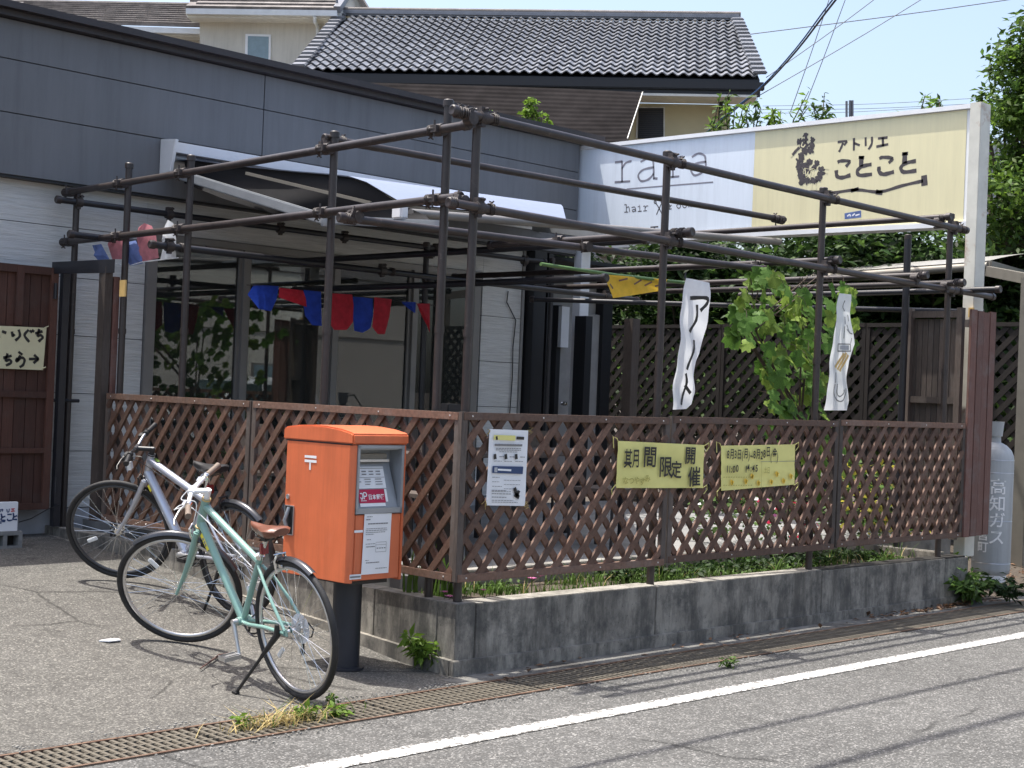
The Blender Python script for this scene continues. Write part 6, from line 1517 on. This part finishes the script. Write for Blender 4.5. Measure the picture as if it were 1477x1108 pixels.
MB().bar(q1+Vector((0, -.0, -.05)), Vector((13.28, onx(1472, 600, 13.2).y, onx(1470, 402, 13.2).z)), .06, .10).build('brace_beam', 'carportframe', cpo)
# ================================================================== HOUSES BEHIND
def FD(px, py, D): d = ray(px, py); return CAM+d*(D/d.dot(_f))
hz = R(-51); he = Vector((math.cos(hz), math.sin(hz), 0)); hbk = Vector((-math.sin(hz), math.cos(hz), 0))
th = empty('tiled_house', FD(800, 400, 31), 'two-storey yellowish house with a grey glazed tile roof behind the shop', 'house')
Pe = FD(1096, 112, 30.0); run = 5.0
El = onp(430, 100, Pe, hbk); Rr_ = onp(1062, 30, Pe+hbk*run, hbk); Rl_ = onp(493, 22, Pe+hbk*run, hbk)
ze = (Pe.z+El.z)/2; zr = (Rr_.z+Rl_.z)/2
def HP(s, b, z): return Pe+he*s+hbk*b+Vector((0, 0, z-Pe.z))   # s along (0 at right eave corner, negative to the left)
sL = (El-Pe).dot(he); sRl = (Rl_-Pe).dot(he); sRr = (Rr_-Pe).dot(he)
# tiles
nc, nrw = 44, 15
slope = Vector((0, 0, zr-ze))+hbk*run; 
tw_ = -sL/nc; tl_ = slope.length/nrw; sd = slope.normalized(); sn2 = he.cross(sd).normalized()
if sn2.z < 0: sn2 = -sn2
def tilemb():
    mb = MB(); n = 7
    for j in (0, 1):
        for k, off in ((0, .0), (1, -.025)):
            for i in range(n+1):
                u = i/n; h = .030*math.cos(2*math.pi*u+.6)+off+(.048 if j == 0 else 0)
                mb.v.append((u*tw_*1.03, j*tl_*1.06, h))
    for i in range(n):
        mb.f.append((i, i+1, 2*(n+1)+i+1, 2*(n+1)+i)); mb.f.append((n+1+i, n+1+i+1, i+1, i))
    mb.f.append((0, 2*(n+1), 3*(n+1), n+1)); return mb
tmb = tilemb(); tme = tmb.mesh('tile', 'kawara', True); rest = MB(); cnt = 0
base = Matrix((he, sd, sn2)).transposed().to_4x4()
roof = MB(); roof.prism([HP(sL-.0, 0, ze-.12), HP(0, 0, ze-.12), HP(sRr*1.0, run, zr-.12), HP(sRl, run, zr-.12)], (0, 0, .06)); rf = roof.build('roof', 'entrydark', th)
dl, drr = (sRl-sL), sRr
for r_ in range(nrw):
    for c_ in range(nc):
        u = r_/nrw; s0 = sL+dl*u; s1 = drr*u
        s = sL+c_*tw_+(tw_*.0)
        if s < s0-.02 or s+tw_ > s1+.05: continue
        m_ = Matrix.Translation(HP(s, 0, ze)+slope*u+sn2*random.uniform(-.003, .004)) @ base
        if r_ < 7 and cnt < 290: inst(tme, 'tile', m_, rf); cnt += 1
        else:
            rest.add([m_ @ Vector(v) for v in tmb.v], tmb.f)
rest.build('tiles', 'kawara', rf, smooth=True, kind='stuff')
# edge tiles (stepped barge tiles) and ridge
for (a0, a1, nm) in ((HP(sL, 0, ze), HP(sRl, run, zr), 'l'), (HP(0, 0, ze), HP(sRr, run, zr), 'r')):
    for i in range(nrw):
        u = i/nrw; p = a0*(1-u)+a1*u; q = a0*(1-(i+1.15)/nrw)+a1*((i+1.15)/nrw)
        MB().bar(p+sn2*.09, q+sn2*.035, .30, .07, up=sn2).build('edge_tile', 'kawara', rf, bevel=.02)
MB().bar(HP(sRl-.1, run, zr+.05), HP(sRr+.1, run, zr+.05), .30, .14).build('ridge', 'kawara', rf, bevel=.04); MB().tube([HP(sRl-.1, run, zr+.15), HP(sRr+.1, run, zr+.15)], .06, 10).build('ridge_cap', 'slate', rf, smooth=True)
MB().bar(HP(sL-.1, -.02, ze-.20), HP(.1, -.02, ze-.20), .10, .17).build('gutter', 'entrydark', th, bevel=.02); MB().bar(HP(sL+.1, .35, ze-.40), HP(-.05, .35, ze-.40), .75, .05).build('soffit', 'offwhite', th); MB().bar(HP(sL, .02, ze-.33), HP(0.02, .02, ze-.33), .04, .16).build('fascia_board', 'entrydark', th)
MB().prism([HP(sL+.6, .8, ze-.42), HP(-.55, .8, ze-.42), HP(-.55, .8, ze-6), HP(sL+.6, .8, ze-6)], hbk*7.5).build('wall', 'yellowwall', th)
wn = Pe+hbk*.8
def wq_(pts, mat, nm, dpt, par, off=0):
    ps = [onp(px, py, wn-hbk*off, hbk) for px, py in pts]; return MB().prism(ps, hbk*dpt).build(nm, mat, par)
w1 = wq_([(919, 154), (959, 154), (959, 200), (917, 200)], 'offwhite', 'window_frame', .05, th, .03); w2 = wq_([(921, 156), (957, 156), (957, 200), (920, 200)], 'black', 'shutter', .02, w1, .05)
for i in range(14):
    y = 158+i*3; a_, b_ = onp(921, y, wn-hbk*.06, hbk), onp(957, y, wn-hbk*.06, hbk); MB().bar(a_, b_, .012, .014).build('shutter_slat', 'coping', w2)
pts = [onp(px, py, wn-hbk*.3, hbk) for px, py in ((1047, 118), (1045, 135), (1040, 150), (1036, 215))]; MB().tube(pts, .045, 10).build('downpipe', 'entrydark', th, smooth=True)
# shade net hanging from the eave
sn_o = Pe-hbk*.15; top = [(455, 117), (560, 120), (700, 124), (820, 128), (925, 133)]; bot = [(455, 200), (560, 210), (700, 215), (820, 218), (903, 212)]
mb = MB(); N_ = 60
for i in range(N_+1):
    u = i/N_; a = onp(np.interp(u, [0, .25, .5, .75, 1], [p[0] for p in top]), np.interp(u, [0, .25, .5, .75, 1], [p[1] for p in top]), sn_o, hbk); b = onp(np.interp(u, [0, .25, .5, .75, 1], [p[0] for p in bot]), np.interp(u, [0, .25, .5, .75, 1], [p[1] for p in bot]), sn_o-hbk*1.2, hbk)
    for j in range(31): v_ = j/30; mb.v.append(tuple(a*(1-v_)+b*v_+Vector((0, 0, .06*math.sin(u*5)*v_))-hbk*(.012*(j % 2)+.08*math.sin(u*9+v_*2)*v_)))
for i in range(N_):
    for j in range(30): q = i*31+j; mb.f.append((q, q+1, q+32, q+31))
tag(mb.build('shade_net', 'shade'), 'dark brown shade net hanging below the eave of the tiled house', 'shade net')
MB().tube([onp(927, 133, sn_o, hbk), onp(905, 200, sn_o-hbk*1.1, hbk)], .012, 6).build('rope', 'offwhite', bpy.data.objects['shade_net'])
# beige houses at the left
bz = R(-47); be = Vector((math.cos(bz), math.sin(bz), 0)); bk_ = Vector((-math.sin(bz), math.cos(bz), 0))
bh = empty('beige_house', FD(380, 200, 36), 'pale rendered house with white gutters and slate roof behind the shop, upper left', 'house')
O1 = FD(380, 60, 36)
def B1(px, py, off=0): return onp(px, py, O1+bk_*off, bk_)
def bp(pts, mat, nm, dpt, par, off=0): return MB().prism([B1(px, py, off) for px, py in pts], bk_*dpt).build(nm, mat, par)
bp([(288, 26), (483, 30), (487, 260), (288, 260)], 'beige', 'wall', 6, bh)
bp([(60, 50), (290, 54), (290, 260), (60, 260)], 'beige', 'wall', 5, bh, .9)
wf = bp([(354, 49), (390.5, 50), (390, 91), (353, 91)], 'white', 'window', .06, bh, -.04); bp([(357.5, 52), (387.5, 53), (387, 90), (357, 90)], 'blueglass', 'pane', .02, wf, -.05)
bp([(268, 12), (486, 15), (486, 23), (268, 20)], 'gutter', 'gutter', .12, bh, -.62); bp([(268, 20), (486, 23), (486, 27), (270, 25)], 'offwhite', 'fascia_board', .5, bh, -.5)
bp([(120, 36), (289, 41), (289, 49), (120, 44)], 'gutter', 'gutter', .12, bh, .25); bp([(120, 44), (289, 48), (289, 53), (120, 49)], 'offwhite', 'fascia_board', .4, bh, .4)
MB().tube([B1(454, 24, -.6), B1(454, 31, -.55), B1(458, 38, -.1), B1(458, 60, -.1), B1(458, 110, -.1)], .045, 10).build('downpipe', 'gutter', bh, smooth=True)
MB().tube([B1(486, 0, -.3), B1(485, 25, -.3)], .03, 8).build('pipe', 'greycable', bh)
def slates(a, b, c, d, n, nm, par):    # a,b eave ends; d,c ridge ends; overlapping courses of slates
    rfo = MB().prism([a, b, c, d], (0, 0, -.05)).build(nm, 'slate', par)
    nr = (b-a).cross(d-a).normalized(); nr = nr if nr.z > 0 else -nr
    for i in range(n):
        u0, u1 = i/n, (i+1.15)/n; p0 = a*(1-u0)+d*u0; p1 = b*(1-u0)+c*u0; q1 = b*(1-u1)+c*u1; q0 = a*(1-u1)+d*u1
        k = 9
        for j in range(k):
            f0, f1 = j/k+(.5/k if i % 2 else 0), (j+1)/k+(.5/k if i % 2 else 0); f1 = min(f1, 1)
            if f0 >= 1: continue
            A_, B_, C_, D_ = p0*(1-f0)+p1*f0, p0*(1-f1)+p1*f1, q0*(1-f1)+q1*f1, q0*(1-f0)+q1*f0
            e_ = (B_-A_)*.004; MB().hexa([A_+e_, B_-e_, C_-e_, D_+e_, A_+e_+nr*.065, B_-e_+nr*.065, C_-e_+nr*.012, D_+e_+nr*.012]).build('slate', 'slate', rfo)
slates(B1(268, 12, -.6), B1(486, 15, -.6), B1(510, -28, 3.0), B1(292, -28, 3.0), 9, 'roof', bh)
slates(B1(10, 29, .3), B1(290, 37, .3), B1(290, 7, 3.2), B1(20, 2, 3.2), 10, 'lower_roof', bh)
MB().tube([B1(10, 2, 3.2), B1(275, 7, 3.2)], .06, 8).build('ridge_tiles', 'slate', bh)
gb = MB().prism([B1(486, 15, -.55), B1(505, -14, 1.5), B1(536, 18, 1.5), B1(530, 60, 1.5), B1(487, 60, -.5)], bk_*.1).build('gable', 'beige', bh)
MB().bar(B1(486, 14, -.6), B1(508, -18, 1.6), .16, .16).build('barge_board', 'kawara', bh); MB().bar(B1(532, 18, 1.4), B1(510, -18, 1.6), .12, .12).build('barge_board', 'slate', bh)
bp([(358, 91), (460, 93), (460, 98), (358, 97)], 'white', 'balcony_coping', .3, bh, -1.2); 
O3 = FD(20, 5, 30); tag(MB().prism([onp(px, py, O3, bk_) for px, py in ((-60, -5), (0, 2), (30, 16), (30, 80), (-60, 80))], bk_*4).build('neighbour_house', 'beige'), 'pale rendered house corner just visible above the roof at the top left corner', 'house')
# house and corrugated wall glimpsed through the garden
O4 = FD(1000, 380, 26); nh = empty('garden_side_house', O4, 'pale sided house partly hidden behind the hedge and pergola rails', 'house')
for i in range(8): MB().prism([onp(px, py, O4, bk_) for px, py in ((845, 344+i*9), (1062, 338+i*9), (1062, 346.4+i*9), (845, 352.4+i*9))], bk_*.1).build('siding_board', 'found', nh)
MB().prism([onp(px, py, O4-bk_*.6, bk_) for px, py in ((860, 360), (958, 352), (1060, 350), (1060, 356), (958, 362), (866, 367))], bk_*.7).build('canopy', 'carportframe', nh)
O5 = FD(1440, 280, 24); cw = empty('corrugated_building', O5, 'pale corrugated building glimpsed behind the tall tree at the right', 'building')
mb = MB()
for i in range(26):
    x0 = 1408+i*4.6; f_ = [onp(px, py, O5+bk_*(0 if i % 2 else .05), bk_) for px, py in ((x0, 206), (x0+4.7, 206), (x0+4.7, 460), (x0, 460))]; mb.prism(f_, bk_*.2)
mb.build('corrugated_wall', 'found', cw)
O6 = FD(1228, 155, 60)
t = empty('rooftop_vents', O6, 'thin grey vent pipes on a distant roof above the sign', 'vent pipes')
for px, h in ((1221, 146), (1226, 145), (1229.5, 145)): MB().tube([onp(px, 185, O6, _f), onp(px, h, O6, _f)], .05, 8).build('vent_pipe', 'greycable', t)
t = empty('aerial', FD(1342, 150, 60), 'tiny rooftop aerial above the right half of the sign', 'aerial'); MB().tube([FD(1342, 175, 60), FD(1342, 138, 60)], .02, 6).build('mast', 'greycable', t)
# ================================================================== OVERHEAD CABLES
def cabl(pts, r, mat, lb, g='overhead cables against the sky', nm='overhead_cable'):
    Q = []; V_ = [FD(*p) for p in pts]
    for i in range(len(V_)-1):
        a, b, c, d = V_[max(i-1, 0)], V_[i], V_[i+1], V_[min(i+2, len(V_)-1)]
        for t in (0, .25, .5, .75): Q.append(.5*((2*b)+(c-a)*t+(2*a-5*b+4*c-d)*t*t+(3*b-a-3*c+d)*t**3))
    Q.append(V_[-1]); tag(MB().tube(Q, r, 6).build(nm, mat, smooth=True), lb, 'cable', g)
cabl([(1300, -110, 13), (1207, -2, 16), (1150, 72, 19), (1100, 126, 22), (1060, 158, 25), (1015, 196, 28)], .013, 'cable', 'thick dark service cable sweeping down from the top edge to the tiled house')
cabl([(1296, -110, 13.02), (1203, -3, 16.03), (1148, 70, 19.05), (1097, 126, 22.1), (1052, 162, 25.1), (1000, 208, 28)], .010, 'bluecable', 'blue cable twisted along the thick dark service cable')
cabl([(1100, 124, 21.9), (1070, 150, 24), (1030, 186, 27)], .010, 'bluecable', 'short blue cable end hanging below the service cable')
for (a, b, D, lb) in (((1212, -50), (1140, 162), 34, 'thin steep cable, the left one of the crossing pair'), ((1238, -52), (1152, 176), 34, 'thin steep cable, the right one of the crossing pair'), ((1325, -50), (1105, 112), 30, 'thin diagonal cable meeting the corner of the tiled house'), ((1408, -50), (1088, 142), 32, 'thin diagonal cable running lowest toward the tiled house'), ((1650, -30), (1070, 51), 45, 'long thin cable crossing the upper sky almost level'), ((1100, 153), (1420, 141), 70, 'upper of the faint level cables above the sign'), ((1090, 158), (1400, 150), 70, 'middle of the faint level cables above the sign'), ((1085, 163), (1330, 156), 72, 'lowest of the faint level cables above the sign')):
    cabl([(*a, D), ((a[0]+b[0])/2, (a[1]+b[1])/2+3, D), (*b, D)], .011*D/34 if D < 60 else .012, 'greycable', lb)
# cables over the road, above the frame (they shade the asphalt)
def road_cable(ys, z, r, lb):
    y = ys+z*SUN.y/SUN.z; tag(MB().tube([(x, y, z+.0004*(x-6)**2) for x in range(-24, 45, 3)], r, 8).build('road_cable', 'cable', smooth=True), lb, 'cable', 'cables strung above the road')
road_cable(4.12, 5.6, .024, 'black cable strung above the road, casting the first shadow line beyond the white line')
road_cable(3.50, 6.6, .034, 'thicker black cable strung above the road, casting the nearest shadow line')
# ================================================================== ACROSS THE ROAD (only seen mirrored in the shop windows)
oh = empty('opposite_house', (18, -11, 0), 'beige rendered building across the road mirrored in the shop windows', 'building')
MB().box((6, -15, 0), (27, -10, 6.2)).build('wall', 'beige', oh); MB().box((5.5, -15.5, 6.2), (27.5, -9.5, 6.4)).build('roof', 'slate', oh)
for x in (8.5, 12, 17, 21.5):
    w_ = MB().box((x, -10.02, .9), (x+1.6, -9.96, 2.1)).build('window', 'alu', oh); MB().box((x+.06, -9.97, .96), (x+1.54, -9.95, 2.04)).build('pane', 'blueglass', w_)
for z in (2.9, 4.5): MB().box((6, -9.99, z), (27, -9.97, z+.03)).build('joint_strip', 'slate', oh)
cr = empty('parked_car', (16.5, -3.2, 0), 'white compact car across the road mirrored in the shop windows', 'car')
prof = [(-1.7, .30), (-1.72, .75), (-1.55, .98), (-.95, 1.05), (-.35, 1.60), (.2, 1.70), (1.35, 1.68), (1.62, 1.1), (1.70, .6), (1.66, .30)]
CX0, CY0 = 16.5, -4.0
MB().prism([(CX0+a, CY0, z) for a, z in prof], (0, 1.5, 0)).build('body', 'carpaint', cr, bevel=.06)
ws_ = [(-.90, 1.07), (-.36, 1.56), (-.40, 1.60), (-.96, 1.10)]
MB().prism([(CX0+a-.03, CY0+.12, z) for a, z in ws_], (0, 1.26, 0)).build('windscreen', 'carglass', cr)
for a0, a1 in ((-.72, .15), (.22, 1.35)): MB().prism([(CX0+a0, CY0+1.505, 1.08), (CX0+a1, CY0+1.505, 1.08), (CX0+a1-.05, CY0+1.505, 1.55), (CX0+a0+(.38 if a0 < 0 else 0), CY0+1.505, 1.55)], (0, .01, 0)).build('side_window', 'carglass', cr)
for a in (-1.1, 1.1):
    for y in (CY0+.02, CY0+1.5): MB().lathe([(.0, -.09), (.18, -.09), (.29, -.08), (.29, .08), (.18, .09), (.0, .09)], (CX0+a, y, .29), (0, 1, 0), 24).build('wheel', 'rubber', cr, smooth=True)
for y in (.1, 1.15): MB().box((CX0-1.75, CY0+y, .66), (CX0-1.68, CY0+y+.25, .82)).build('headlight', 'reflector', cr)
